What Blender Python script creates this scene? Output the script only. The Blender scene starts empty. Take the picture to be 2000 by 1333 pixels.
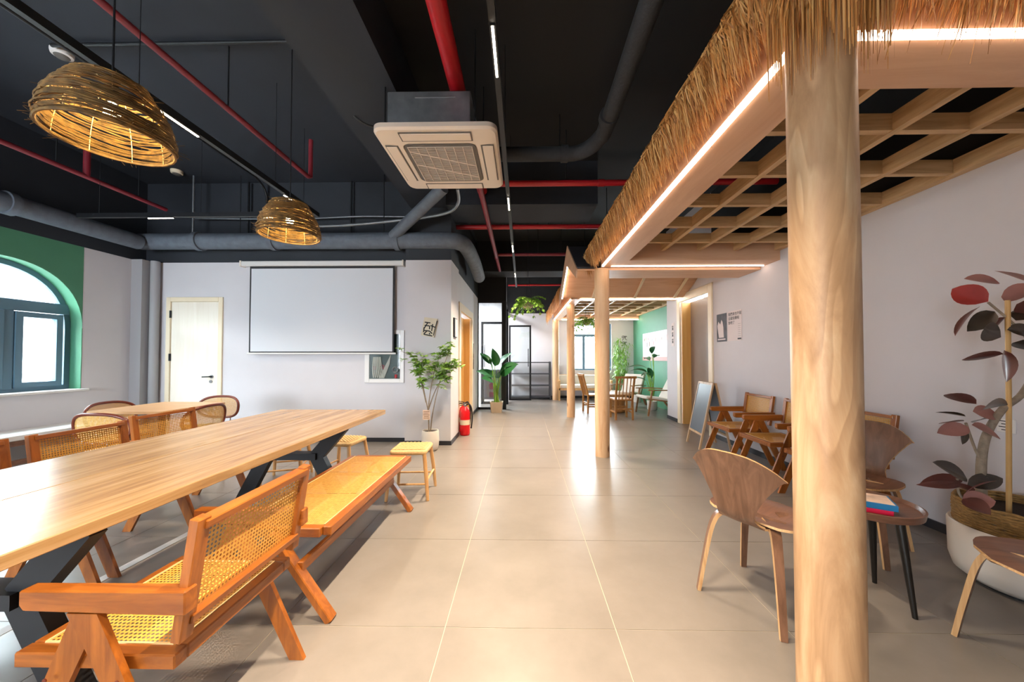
import bpy, bmesh, math, random
from mathutils import Vector, Matrix
PI = math.pi
S = bpy.context.scene
COL = S.collection

# ------------------------------------------------------------------ camera, world, lights, exposure
cam = bpy.data.cameras.new('camera')
cam.sensor_width = 36.0
cam.lens = 687.0 * 36.0 / 2000.0
cam.shift_x, cam.shift_y = -0.0046, 0.0093
cam.clip_start, cam.clip_end = 0.05, 200
cam_o = bpy.data.objects.new('camera', cam)
COL.objects.link(cam_o)
cam_o.location = (0, 0, 1.25)
cam_o.rotation_euler = (math.radians(90 + 1.16), 0, math.radians(0.98))
S.camera = cam_o

S.view_settings.view_transform = 'Standard'
S.view_settings.look = 'None'
S.view_settings.gamma = 1.0
S.view_settings.use_curve_mapping = False
S.view_settings.exposure = 0.5
S.cycles.max_bounces = 8
S.cycles.sample_clamp_indirect = 4.0
S.cycles.transparent_max_bounces = 12
S.cycles.caustics_reflective = False
S.cycles.caustics_refractive = False

W = bpy.data.worlds.new('sky')
S.world = W
W.use_nodes = True
bg = W.node_tree.nodes['Background']
bg.inputs[0].default_value = (0.86, 0.93, 1.0, 1)
bg.inputs[1].default_value = 30.0


def area_light(name, loc, rot, sx, sy, power, color, spread=180, portal=False):
    d = bpy.data.lights.new(name, 'AREA')
    d.shape = 'RECTANGLE'
    d.size, d.size_y = sx, sy
    d.energy = power
    d.color = color
    d.spread = math.radians(spread)
    if portal:
        d.cycles.is_portal = True
    o = bpy.data.objects.new(name, d)
    COL.objects.link(o)
    o.location = loc
    o.rotation_euler = rot
    return o


def point_light(name, loc, power, color, r=0.03):
    d = bpy.data.lights.new(name, 'POINT')
    d.energy, d.color, d.shadow_soft_size = power, color, r
    o = bpy.data.objects.new(name, d)
    COL.objects.link(o)
    o.location = loc
    return o


# daylight: sky through the windows of the place (portals only steer the sampling)
WIN_Y = (3.72, 1.35, -1.02)
for yc in WIN_Y:
    area_light('window_daylight', (-5.98, yc, 1.62), (0, -PI / 2, 0), 1.56, 1.5, 1, (1, 1, 1), portal=True)
area_light('window_daylight', (-3.9, -3.75, 1.55), (PI / 2, 0, 0), 2.2, 1.5, 1, (1, 1, 1), portal=True)
area_light('window_daylight', (2.2, 11.2, 1.6), (-PI / 2, 0, 0), 1.4, 1.5, 1, (1, 1, 1), portal=True)
area_light('window_daylight', (-2.45, 9.8, 1.5), (0, -PI / 2, 0), 2.3, 2.0, 1, (1, 1, 1), portal=True)


# ------------------------------------------------------------------ material helpers
def C(h):
    h = h.lstrip('#')
    r = []
    for i in (0, 2, 4):
        c = int(h[i:i + 2], 16) / 255
        r.append(c / 12.92 if c <= 0.04045 else ((c + 0.055) / 1.055) ** 2.4)
    return (*r, 1)


def nmat(name):
    m = bpy.data.materials.new(name)
    m.use_nodes = True
    nt = m.node_tree
    b = nt.nodes['Principled BSDF']
    return m, nt, nt.nodes, nt.links, b


def mat(name, col, rough=0.6, metal=0.0, var=0.0, vscale=6.0, bump=0.0, bscale=80.0, spec=0.5, trans=0.0, stretch=(1, 1, 1), coat=0.0):
    m, nt, N, L, b = nmat(name)
    c = C(col) if isinstance(col, str) else (*col, 1)
    b.inputs['Base Color'].default_value = c
    b.inputs['Roughness'].default_value = rough
    b.inputs['Metallic'].default_value = metal
    b.inputs['Specular IOR Level'].default_value = spec
    b.inputs['Coat Weight'].default_value = coat
    if var or bump:
        tc = N.new('ShaderNodeTexCoord')
        mp = N.new('ShaderNodeMapping')
        mp.inputs['Scale'].default_value = stretch
        L.new(tc.outputs['Object'], mp.inputs[0])
    if var:
        n = N.new('ShaderNodeTexNoise')
        n.inputs['Scale'].default_value = vscale
        n.inputs['Detail'].default_value = 6
        L.new(mp.outputs[0], n.inputs['Vector'])
        r = N.new('ShaderNodeValToRGB')
        r.color_ramp.elements[0].position = 0.3
        r.color_ramp.elements[1].position = 0.7
        r.color_ramp.elements[0].color = tuple(max(0, x * (1 - var)) for x in c[:3]) + (1,)
        r.color_ramp.elements[1].color = tuple(min(1, x * (1 + var)) for x in c[:3]) + (1,)
        L.new(n.outputs['Fac'], r.inputs[0])
        L.new(r.outputs[0], b.inputs['Base Color'])
    if bump:
        n2 = N.new('ShaderNodeTexNoise')
        n2.inputs['Scale'].default_value = bscale
        n2.inputs['Detail'].default_value = 4
        L.new(mp.outputs[0], n2.inputs['Vector'])
        bp = N.new('ShaderNodeBump')
        bp.inputs['Strength'].default_value = bump
        bp.inputs['Distance'].default_value = 0.01
        L.new(n2.outputs['Fac'], bp.inputs['Height'])
        L.new(bp.outputs[0], b.inputs['Normal'])
    return m


def wood(name, c1, c2, axis='X', scale=14.0, rough=0.4, stretch=14.0, c3=None, knots=False, spec=0.5, contour=None):
    """grain runs along the local axis; colours run from c1 (dark) to c2 (light)"""
    m, nt, N, L, b = nmat(name)
    tc = N.new('ShaderNodeTexCoord')
    oi = N.new('ShaderNodeObjectInfo')
    add = N.new('ShaderNodeVectorMath')
    add.operation = 'ADD'
    mul = N.new('ShaderNodeMath')
    mul.operation = 'MULTIPLY'
    mul.inputs[1].default_value = 37.0
    L.new(oi.outputs['Random'], mul.inputs[0])
    L.new(tc.outputs['Object'], add.inputs[0])
    L.new(mul.outputs[0], add.inputs[1])
    mp = N.new('ShaderNodeMapping')
    sc = [scale, scale, scale]
    sc['XYZ'.index(axis)] = scale / stretch
    mp.inputs['Scale'].default_value = sc
    L.new(add.outputs[0], mp.inputs[0])
    n = N.new('ShaderNodeTexNoise')
    n.inputs['Scale'].default_value = 1.0
    n.inputs['Detail'].default_value = 8
    n.inputs['Roughness'].default_value = 0.62
    n.inputs['Distortion'].default_value = 0.8
    L.new(mp.outputs[0], n.inputs['Vector'])
    r = N.new('ShaderNodeValToRGB')
    e = r.color_ramp.elements
    e[0].position, e[1].position = 0.34, 0.66
    e[0].color, e[1].color = C(c1), C(c2)
    if c3:
        k = e.new(0.5)
        k.color = C(c3)
    L.new(n.outputs['Fac'], r.inputs[0])
    out = r.outputs[0]
    if knots:
        v = N.new('ShaderNodeTexVoronoi')
        v.inputs['Scale'].default_value = 2.6
        mp2 = N.new('ShaderNodeMapping')
        s2 = [2.2, 2.2, 2.2]
        s2['XYZ'.index(axis)] = 0.9
        mp2.inputs['Scale'].default_value = s2
        L.new(add.outputs[0], mp2.inputs[0])
        L.new(mp2.outputs[0], v.inputs['Vector'])
        r2 = N.new('ShaderNodeValToRGB')
        r2.color_ramp.elements[0].position = 0.05
        r2.color_ramp.elements[1].position = 0.13
        r2.color_ramp.elements[0].color = (1, 1, 1, 1)
        r2.color_ramp.elements[1].color = (0, 0, 0, 1)
        L.new(v.outputs['Distance'], r2.inputs[0])
        mx = N.new('ShaderNodeMix')
        mx.data_type = 'RGBA'
        mx.inputs['B'].default_value = C('#7d4f2c')
        L.new(r2.outputs[0], mx.inputs['Factor'])
        L.new(out, mx.inputs['A'])
        out = mx.outputs['Result']
    if contour:
        mp3 = N.new('ShaderNodeMapping')
        s3 = [7.0, 7.0, 7.0]
        s3['XYZ'.index(axis)] = 1.1
        mp3.inputs['Scale'].default_value = s3
        L.new(add.outputs[0], mp3.inputs[0])
        n3 = N.new('ShaderNodeTexNoise')
        n3.inputs['Scale'].default_value = 0.8
        n3.inputs['Detail'].default_value = 1.5
        n3.inputs['Distortion'].default_value = 0.5
        L.new(mp3.outputs[0], n3.inputs['Vector'])
        m3 = N.new('ShaderNodeMath'); m3.operation = 'MULTIPLY'; m3.inputs[1].default_value = 9.0
        f3 = N.new('ShaderNodeMath'); f3.operation = 'FRACT'
        L.new(n3.outputs['Fac'], m3.inputs[0]); L.new(m3.outputs[0], f3.inputs[0])
        r3 = N.new('ShaderNodeValToRGB')
        r3.color_ramp.elements[0].position, r3.color_ramp.elements[1].position = 0.0, 0.85
        r3.color_ramp.elements[0].color, r3.color_ramp.elements[1].color = (0, 0, 0, 1), (0.38, 0.38, 0.38, 1)
        k3 = r3.color_ramp.elements.new(0.98)
        k3.color = (0.0, 0.0, 0.0, 1)
        L.new(f3.outputs[0], r3.inputs[0])
        mx3 = N.new('ShaderNodeMix')
        mx3.data_type = 'RGBA'
        mx3.inputs['B'].default_value = C(contour)
        L.new(r3.outputs[0], mx3.inputs['Factor'])
        L.new(out, mx3.inputs['A'])
        out = mx3.outputs['Result']
    L.new(out, b.inputs['Base Color'])
    b.inputs['Roughness'].default_value = rough
    b.inputs['Specular IOR Level'].default_value = spec
    bp = N.new('ShaderNodeBump')
    bp.inputs['Strength'].default_value = 0.08
    bp.inputs['Distance'].default_value = 0.004
    L.new(n.outputs['Fac'], bp.inputs['Height'])
    L.new(bp.outputs[0], b.inputs['Normal'])
    return m


def emit(name, col, strength):
    m, nt, N, L, b = nmat(name)
    c = C(col) if isinstance(col, str) else (*col, 1)
    b.inputs['Base Color'].default_value = c
    b.inputs['Emission Color'].default_value = c
    b.inputs['Emission Strength'].default_value = strength
    return m


def glass(name, tint=(0.9, 0.95, 0.95), refl=0.07):
    m, nt, N, L, b = nmat(name)
    N.remove(b)
    t = N.new('ShaderNodeBsdfTransparent')
    t.inputs[0].default_value = (*tint, 1)
    g = N.new('ShaderNodeBsdfGlossy')
    g.inputs['Roughness'].default_value = 0.02
    mx = N.new('ShaderNodeMixShader')
    mx.inputs[0].default_value = refl
    L.new(t.outputs[0], mx.inputs[1])
    L.new(g.outputs[0], mx.inputs[2])
    L.new(mx.outputs[0], N['Material Output'].inputs[0])
    return m


def cane_mat(name, c1, c2, cell=0.0135, hole=0.34):
    """woven cane webbing with real see-through holes, on UVs in metres"""
    m, nt, N, L, b = nmat(name)
    uv = N.new('ShaderNodeUVMap')
    mp = N.new('ShaderNodeMapping')
    mp.inputs['Scale'].default_value = (1 / cell, 1 / cell, 1)
    L.new(uv.outputs[0], mp.inputs[0])
    fr = N.new('ShaderNodeVectorMath')
    fr.operation = 'FRACTION'
    L.new(mp.outputs[0], fr.inputs[0])
    sub = N.new('ShaderNodeVectorMath')
    sub.operation = 'SUBTRACT'
    sub.inputs[1].default_value = (0.5, 0.5, 0)
    L.new(fr.outputs[0], sub.inputs[0])
    sep = N.new('ShaderNodeSeparateXYZ')
    L.new(sub.outputs[0], sep.inputs[0])
    cmb = N.new('ShaderNodeCombineXYZ')
    L.new(sep.outputs[0], cmb.inputs[0])
    L.new(sep.outputs[1], cmb.inputs[1])
    ln = N.new('ShaderNodeVectorMath')
    ln.operation = 'LENGTH'
    L.new(cmb.outputs[0], ln.inputs[0])
    lt = N.new('ShaderNodeMath')
    lt.operation = 'LESS_THAN'
    lt.inputs[1].default_value = hole
    L.new(ln.outputs['Value'], lt.inputs[0])
    n = N.new('ShaderNodeTexNoise')
    n.inputs['Scale'].default_value = 60
    r = N.new('ShaderNodeValToRGB')
    r.color_ramp.elements[0].color = C(c1)
    r.color_ramp.elements[1].color = C(c2)
    r.color_ramp.elements[0].position = 0.3
    r.color_ramp.elements[1].position = 0.7
    L.new(uv.outputs[0], n.inputs['Vector'])
    L.new(n.outputs['Fac'], r.inputs[0])
    L.new(r.outputs[0], b.inputs['Base Color'])
    b.inputs['Roughness'].default_value = 0.5
    t = N.new('ShaderNodeBsdfTransparent')
    mx = N.new('ShaderNodeMixShader')
    L.new(lt.outputs[0], mx.inputs[0])
    L.new(b.outputs[0], mx.inputs[1])
    L.new(t.outputs[0], mx.inputs[2])
    L.new(mx.outputs[0], N['Material Output'].inputs[0])
    return m


# ------------------------------------------------------------------ mesh helpers
class MB:
    def __init__(self):
        self.v, self.f = [], []

    def add(self, vs, fs):
        o = len(self.v)
        self.v += [tuple(x) for x in vs]
        self.f += [tuple(i + o for i in f) for f in fs]
        return self

    def box(self, lo, hi):
        x0, y0, z0 = lo
        x1, y1, z1 = hi
        return self.add([(x0, y0, z0), (x1, y0, z0), (x1, y1, z0), (x0, y1, z0), (x0, y0, z1), (x1, y0, z1), (x1, y1, z1), (x0, y1, z1)],
                        [(0, 3, 2, 1), (4, 5, 6, 7), (0, 1, 5, 4), (1, 2, 6, 5), (2, 3, 7, 6), (3, 0, 4, 7)])

    def cbox(self, c, s, rz=0.0):
        cs, sn = math.cos(rz), math.sin(rz)
        o = len(self.v)
        self.box((-s[0] / 2, -s[1] / 2, -s[2] / 2), (s[0] / 2, s[1] / 2, s[2] / 2))
        for i in range(o, o + 8):
            x, y, z = self.v[i]
            self.v[i] = (c[0] + x * cs - y * sn, c[1] + x * sn + y * cs, c[2] + z)
        return self

    def sweep(self, pts, ws, ts, up=(0, 0, 1)):
        """rectangular section: width ws across, thickness ts along the local normal"""
        P = [Vector(p) for p in pts]
        n = len(P)
        if not isinstance(ws, (list, tuple)): ws = [ws] * n
        if not isinstance(ts, (list, tuple)): ts = [ts] * n
        up = Vector(up)
        vs, fs = [], []
        for i in range(n):
            d = (P[min(i + 1, n - 1)] - P[max(i - 1, 0)]).normalized()
            s = up.cross(d)
            s = s.normalized() if s.length > 1e-6 else Vector((1, 0, 0))
            nn = d.cross(s)
            a, b = s * ws[i] / 2, nn * ts[i] / 2
            vs += [P[i] - a - b, P[i] + a - b, P[i] + a + b, P[i] - a + b]
        for i in range(n - 1):
            for k in range(4):
                fs.append((4 * i + k, 4 * i + (k + 1) % 4, 4 * i + 4 + (k + 1) % 4, 4 * i + 4 + k))
        fs += [(3, 2, 1, 0), tuple(4 * (n - 1) + k for k in range(4))]
        return self.add(vs, fs)

    def bar(self, a, b, w, t, up=(0, 0, 1)):
        return self.sweep([a, b], w, t, up)

    def tube(self, pts, r, n=8, closed=False):
        P = [Vector(p) for p in pts]
        m = len(P)
        if not isinstance(r, (list, tuple)): r = [r] * m
        vs, fs = [], []
        ref = None
        for i in range(m):
            if closed:
                d = (P[(i + 1) % m] - P[i - 1]).normalized()
            else:
                d = (P[min(i + 1, m - 1)] - P[max(i - 1, 0)]).normalized()
            if ref is None:
                ref = Vector((0, 0, 1)) if abs(d.z) < 0.9 else Vector((1, 0, 0))
                s = ref.cross(d).normalized()
            else:
                s = (s - d * s.dot(d))
                s = s.normalized() if s.length > 1e-6 else d.orthogonal().normalized()
            t = d.cross(s)
            for k in range(n):
                a = 2 * PI * k / n
                vs.append(P[i] + (s * math.cos(a) + t * math.sin(a)) * r[i])
        for i in range(m if closed else m - 1):
            j = (i + 1) % m
            for k in range(n):
                fs.append((i * n + k, i * n + (k + 1) % n, j * n + (k + 1) % n, j * n + k))
        if not closed:
            fs += [tuple(range(n - 1, -1, -1)), tuple((m - 1) * n + k for k in range(n))]
        return self.add(vs, fs)

    def lathe(self, prof, n=24, c=(0, 0, 0), cap=True):
        vs, fs = [], []
        m = len(prof)
        for (r, z) in prof:
            for k in range(n):
                a = 2 * PI * k / n
                vs.append((c[0] + r * math.cos(a), c[1] + r * math.sin(a), c[2] + z))
        for i in range(m - 1):
            for k in range(n):
                fs.append((i * n + k, i * n + (k + 1) % n, (i + 1) * n + (k + 1) % n, (i + 1) * n + k))
        if cap:
            fs += [tuple(range(n - 1, -1, -1)), tuple((m - 1) * n + k for k in range(n))]
        return self.add(vs, fs)

    def prism(self, pts, ext):
        n = len(pts)
        e = Vector(ext)
        vs = [Vector(p) for p in pts] + [Vector(p) + e for p in pts]
        fs = [tuple(range(n - 1, -1, -1)), tuple(range(n, 2 * n))]
        fs += [(i, (i + 1) % n, n + (i + 1) % n, n + i) for i in range(n)]
        return self.add(vs, fs)

    def sheet(self, grid, th=0.0):
        """grid[i][j] points; gives a surface, with thickness th along its normals"""
        a, b = len(grid), len(grid[0])
        G = [[Vector(p) for p in row] for row in grid]
        nrm = [[None] * b for _ in range(a)]
        for i in range(a):
            for j in range(b):
                u = G[min(i + 1, a - 1)][j] - G[max(i - 1, 0)][j]
                w = G[i][min(j + 1, b - 1)] - G[i][max(j - 1, 0)]
                x = u.cross(w)
                nrm[i][j] = x.normalized() if x.length > 1e-9 else Vector((0, 0, 1))
        vs = [G[i][j] for i in range(a) for j in range(b)]
        fs = [(i * b + j, i * b + j + 1, (i + 1) * b + j + 1, (i + 1) * b + j) for i in range(a - 1) for j in range(b - 1)]
        if th:
            o = a * b
            vs += [G[i][j] - nrm[i][j] * th for i in range(a) for j in range(b)]
            fs += [tuple(o + k for k in reversed(f)) for f in list(fs)]
            edge = [(0, j) for j in range(b)] + [(i, b - 1) for i in range(1, a)] + [(a - 1, j) for j in range(b - 2, -1, -1)] + [(i, 0) for i in range(a - 2, 0, -1)]
            E = [i * b + j for i, j in edge]
            for k in range(len(E)):
                p, q = E[k], E[(k + 1) % len(E)]
                fs.append((p, o + p, o + q, q))
        return self.add(vs, fs)

    def mesh(self, name, mt, bevel=0.0, smooth=None, uv=None, weld=False, mi=None):
        me = bpy.data.meshes.new(name)
        me.from_pydata(self.v, [], self.f)
        if bevel or weld:
            bm = bmesh.new()
            bm.from_mesh(me)
            if weld:
                bmesh.ops.remove_doubles(bm, verts=bm.verts, dist=1e-5)
            if bevel:
                ed = [e for e in bm.edges if len(e.link_faces) == 2 and e.calc_face_angle(0) > 0.6]
                bmesh.ops.bevel(bm, geom=ed, offset=bevel, segments=1, affect='EDGES', clamp_overlap=True)
            bm.to_mesh(me)
            bm.free()
        if smooth is not None:
            me.polygons.foreach_set('use_smooth', [True] * len(me.polygons))
            me.set_sharp_from_angle(angle=math.radians(smooth))
        if uv:
            ul = me.uv_layers.new(name='UVMap')
            ia, ib = 'XYZ'.index(uv[0]), 'XYZ'.index(uv[1])
            for lp in me.loops:
                co = me.vertices[lp.vertex_index].co
                ul.data[lp.index].uv = (co[ia], co[ib])
        for x in (mt if isinstance(mt, (list, tuple)) else [mt]):
            me.materials.append(x)
        if mi:
            for p in me.polygons:
                p.material_index = mi(p.index, len(me.polygons))
        me.update()
        return me

    def build(self, name, mt, parent=None, **k):
        return link(name, self.mesh(name, mt, **k), parent)


def link(name, me, parent=None, loc=None):
    o = bpy.data.objects.new(name, me)
    COL.objects.link(o)
    if parent is not None:
        o.parent = parent
    if loc:
        o.location = loc
    return o


def tag(o, label=None, cat=None, group=None, kind=None):
    if label: o['label'] = label
    if cat: o['category'] = cat
    if group: o['group'] = group
    if kind: o['kind'] = kind
    return o


def thing(name, label, cat, loc=(0, 0, 0), rz=0.0, group=None, kind=None):
    o = bpy.data.objects.new(name, None)
    o.empty_display_size = 0.05
    COL.objects.link(o)
    o.location = loc
    o.rotation_euler = (0, 0, rz)
    return tag(o, label, cat, group, kind)


def copy_tree(o, parent=None):
    c = o.copy()
    COL.objects.link(c)
    c.parent = parent
    for ch in list(o.children):
        copy_tree(ch, c)
    return c


def clone(o, loc, rz, label, group=None):
    c = copy_tree(o)
    c.location = loc
    c.rotation_euler = (0, 0, rz)
    c['label'] = label
    if group: c['group'] = group
    return c


def struct(name, mb, mt, label, parent=None, cat=None, **k):
    o = mb.build(name, mt, parent, **k)
    if parent is None:
        tag(o, label, cat or name.split('_')[0], kind='structure')
    return o


def bez(p, n=10):
    """smooth Catmull-Rom through points"""
    P = [Vector(q) for q in p]
    out = []
    for i in range(len(P) - 1):
        a, b, c, d = P[max(i - 1, 0)], P[i], P[i + 1], P[min(i + 2, len(P) - 1)]
        for k in range(n):
            t = k / n
            out.append(0.5 * ((2 * b) + (c - a) * t + (2 * a - 5 * b + 4 * c - d) * t * t + (3 * b - a - 3 * c + d) * t ** 3))
    out.append(P[-1])
    return out


# ------------------------------------------------------------------ materials
M = {}
M['casing'] = mat('shaded_casing_paint', '#a3a3a7', 0.7)  # white pipe casing, with the corner's shade put into its colour
M['wall'] = mat('painted_wall', '#d5d3d8', 0.75, var=0.02, vscale=3, bump=0.03, bscale=120)
M['black'] = mat('black_paint', '#1f242c', 0.7, var=0.1, vscale=4)
M['ceil'] = mat('ceiling_paint', '#1f252f', 0.8, var=0.12, vscale=2)
M['pitch'] = mat('pitch_paint', '#0d0e11', 0.8)
M['green'] = mat('green_paint', '#4a8566', 0.6, var=0.03)
M['tile'] = None
M['grout'] = mat('grout', '#b3a998', 0.7)
M['base'] = mat('dark_baseboard', '#23242a', 0.5)
M['white'] = mat('white_gloss', '#e6e4e2', 0.35)
M['strip'] = mat('floor_strip', '#d8d6d2', 0.5)
M['cream'] = mat('cream_trim', '#efe0c4', 0.45, var=0.03)
M['doorleaf'] = wood('pale_door', '#efe6d6', '#f6efe2', 'Z', 10, 0.45)
M['ochre'] = wood('ochre_panel', '#c9964f', '#d9a962', 'Z', 10, 0.5)
M['taupe'] = mat('taupe_metal', '#8f8178', 0.4, 0.3, var=0.04)
M['steel'] = mat('brushed_steel', '#9a9a9c', 0.3, 0.9)
M['galv'] = mat('galvanised_steel', '#8d9196', 0.4, 0.8, var=0.18, vscale=9)
M['darkframe'] = mat('dark_window_frame', '#5b7b8f', 0.45)
M['blackmetal'] = mat('black_metal', '#14161a', 0.45, 0.2)
M['rackmetal'] = mat('grey_rack_metal', '#4a4a50', 0.5, 0.3)
M['red'] = mat('red_pipe_paint', '#a8161f', 0.4, var=0.08)
M['reddark'] = mat('dark_red_pipe_paint', '#7f2430', 0.45, var=0.08)
M['redext'] = mat('extinguisher_red', '#d8121c', 0.25)
M['insul'] = mat('dark_pipe_lagging', '#5b636e', 0.75, var=0.15, vscale=12, bump=0.3, bscale=40)
M['insulblk'] = mat('black_pipe_lagging', '#2b2e33', 0.8, var=0.15, vscale=12, bump=0.4, bscale=40)
M['plastic'] = mat('warm_white_plastic', '#e9ddd0', 0.4)
M['louvre'] = mat('louvre_plastic', '#b3aaa0', 0.5)
M['grille'] = mat('grille_grey', '#5f5a55', 0.6)
M['oak'] = wood('table_oak', '#8f6e4a', '#c0a078', 'Y', 22, 0.25, 16, '#a8875c')
M['oakedge'] = wood('table_edge_oak', '#9a6a38', '#c4905a', 'Y', 30, 0.35, 10)
M['oakx'] = wood('table_oak_small', '#c59a6c', '#dab58a', 'X', 22, 0.3, 16)
M['teak'] = wood('teak_frame', '#7f4516', '#ab6423', 'Z', 26, 0.32, 9)
M['teakx'] = wood('teak_frame_x', '#7f4516', '#ab6423', 'X', 26, 0.32, 9)
M['teaky'] = wood('teak_frame_y', '#7f4516', '#ab6423', 'Y', 26, 0.32, 9)
M['cane'] = cane_mat('cane_webbing', '#cf9638', '#e0ad54', 0.0135, 0.29)
M['canefine'] = cane_mat('fine_cane_webbing', '#d6a452', '#e8bf78', 0.011, 0.27)
M['canetight'] = cane_mat('tight_cane_webbing', '#b9853a', '#cf9e50', 0.011, 0.2)
M['bead'] = mat('cane_bead', '#e9c98f', 0.5)
M['bent'] = mat('dark_bentwood', '#6a2d1c', 0.3, var=0.1, vscale=20)
M['stoolwood'] = wood('stool_beech', '#cf9c63', '#e3b983', 'Z', 20, 0.4, 8)
M['cord'] = mat('woven_paper_cord', '#e2bd85', 0.7, var=0.1, vscale=70, bump=0.4, bscale=200)
M['walnut'] = wood('walnut_ply', '#634532', '#835f49', 'Z', 22, 0.33, 14)
M['walnuty'] = wood('walnut_ply_y', '#634332', '#825b47', 'X', 22, 0.33, 14)
M['plyedge'] = wood('ply_edge', '#b98d5d', '#d9b585', 'Z', 60, 0.5, 14)
M['blackwood'] = mat('black_stained_wood', '#16130f', 0.4)
M['pine'] = wood('pine_log', '#a17d5b', '#d8bd99', 'Z', 8.0, 0.45, 5, '#c4a07a', knots=False, contour='#7e5733')
M['pineknot'] = wood('knotty_pine_log', '#d3a377', '#edcfa9', 'Z', 9.0, 0.5, 11, '#e2bc92', knots=True)
M['ply'] = wood('plywood', '#c99d7c', '#dab393', 'Y', 7, 0.5, 6)
M['plyx'] = wood('plywood_x', '#c99d7c', '#dab393', 'X', 7, 0.5, 6)
M['slat'] = wood('lattice_pine', '#b28f62', '#d4b184', 'Y', 20, 0.55, 10)
M['slatx'] = wood('lattice_pine_x', '#b28f62', '#d4b184', 'X', 20, 0.55, 10)
M['led'] = emit('led_strip', (1.0, 0.78, 0.62), 10)
M['led2'] = emit('led_strip_far', (1.0, 0.80, 0.66), 22)
M['ledtrack'] = emit('led_module', (1.0, 0.88, 0.70), 14)
M['bulb'] = emit('bulb', (1.0, 0.74, 0.38), 60)
M['pot'] = mat('white_ceramic', '#dfd8cf', 0.35, var=0.03)
M['soil'] = mat('soil', '#2b211a', 0.95, bump=0.6, bscale=60)
M['basket'] = mat('seagrass_basket', '#9c7844', 0.8, var=0.3, vscale=50, bump=0.8, bscale=110, stretch=(1, 1, 3))
M['bark'] = mat('grey_bark', '#8a7b6a', 0.8, var=0.25, vscale=30, bump=0.5, bscale=60)
M['bamboo'] = mat('bamboo_cane', '#c39a5e', 0.5, var=0.1)
M['leafg'] = mat('small_green_leaf', '#83ab48', 0.4, var=0.25, vscale=7)
M['leafd'] = mat('dark_green_leaf', '#2f7040', 0.35, var=0.2, vscale=5)
M['leafl'] = mat('lime_fern_leaf', '#7fae3c', 0.45, var=0.25, vscale=6)
M['rub1'] = mat('burgundy_leaf', '#5b332c', 0.3, var=0.25, vscale=10)
M['rub2'] = mat('dark_leaf', '#33291f', 0.25, var=0.3, vscale=10)
M['rub3'] = mat('pink_leaf_back', '#96645b', 0.4, var=0.15, vscale=10)
M['rub4'] = mat('new_red_leaf', '#a83a34', 0.3, var=0.2, vscale=10)
M['paper'] = mat('paper', '#e4dadb', 0.8)
M['photo'] = mat('photo_black', '#4b4a52', 0.7, var=0.4, vscale=14)
M['ink'] = mat('black_ink', '#17151a', 0.7)
M['chalk'] = mat('chalkboard', '#5a6470', 0.35, var=0.08, vscale=5)
M['aframe'] = wood('aframe_wood', '#a98763', '#c6a47c', 'Z', 20, 0.5, 9)
M['screen'] = mat('projection_fabric', '#d9dde4', 0.8)
M['glass'] = glass('clear_glass', (0.93, 0.97, 0.97), 0.06)
M['glasspart'] = glass('partition_glass', (0.9, 0.93, 0.93), 0.1)
M['facade'] = mat('pale_facade', '#c9c8c4', 0.9, var=0.05)
M['facadewin'] = mat('facade_window', '#7a8488', 0.3)
M['cushion'] = mat('pale_cushion', '#e9e4da', 0.85)
M['blue'] = mat('blue_cover', '#1876ae', 0.4)
M['pink'] = mat('pink_cover', '#d51f4c', 0.4)
M['bookpic'] = mat('book_picture', '#e3c8b4', 0.4, var=0.3, vscale=14)
M['canvas'] = mat('hose_canvas', '#cfc6bb', 0.8, var=0.1)
M['copper'] = mat('brown_copper', '#7c5638', 0.5)
M['keypad'] = mat('socket_dark', '#4c474a', 0.4)
M['board'] = mat('picture_board', '#efe4e2', 0.5)
M['boardtrim'] = mat('picture_board_base', '#c79a94', 0.6)
M['oldwood'] = wood('brown_chair_wood', '#8a5a2c', '#b3803f', 'Z', 26, 0.45, 9)
M['loungewood'] = wood('lounge_wood', '#7b5530', '#a5774a', 'X', 26, 0.45, 9)
M['stone'] = mat('planter_grey', '#b7a894', 0.8, var=0.08)
M['graycab'] = mat('grey_cabinet', '#4d4f54', 0.5)

# floor tile: a grey porcelain with soft clouding
m, nt, N, L, b = nmat('porcelain_tile')
tc = N.new('ShaderNodeTexCoord'); oi = N.new('ShaderNodeObjectInfo'); ad = N.new('ShaderNodeVectorMath'); ad.operation = 'ADD'
L.new(tc.outputs['Object'], ad.inputs[0]); L.new(oi.outputs['Location'], ad.inputs[1])
n1 = N.new('ShaderNodeTexNoise'); n1.inputs['Scale'].default_value = 2.2; n1.inputs['Detail'].default_value = 7; n1.inputs['Roughness'].default_value = 0.65
L.new(ad.outputs[0], n1.inputs['Vector'])
r = N.new('ShaderNodeValToRGB'); r.color_ramp.elements[0].position = 0.3; r.color_ramp.elements[1].position = 0.72
r.color_ramp.elements[0].color = C('#77716b'); r.color_ramp.elements[1].color = C('#87807a')
L.new(n1.outputs['Fac'], r.inputs[0]); L.new(r.outputs[0], b.inputs['Base Color'])
mr = N.new('ShaderNodeMapRange'); mr.inputs['To Min'].default_value = 0.25; mr.inputs['To Max'].default_value = 0.35
L.new(n1.outputs['Fac'], mr.inputs['Value']); L.new(mr.outputs[0], b.inputs['Roughness'])
M['tile'] = m

# ================================================================== THE SETTING
ZC = 3.9          # ceiling
ZB = 2.69         # where the white walls turn black
XL, YB, XR, YF = -5.72, 5.22, 3.0, 10.95

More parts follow.
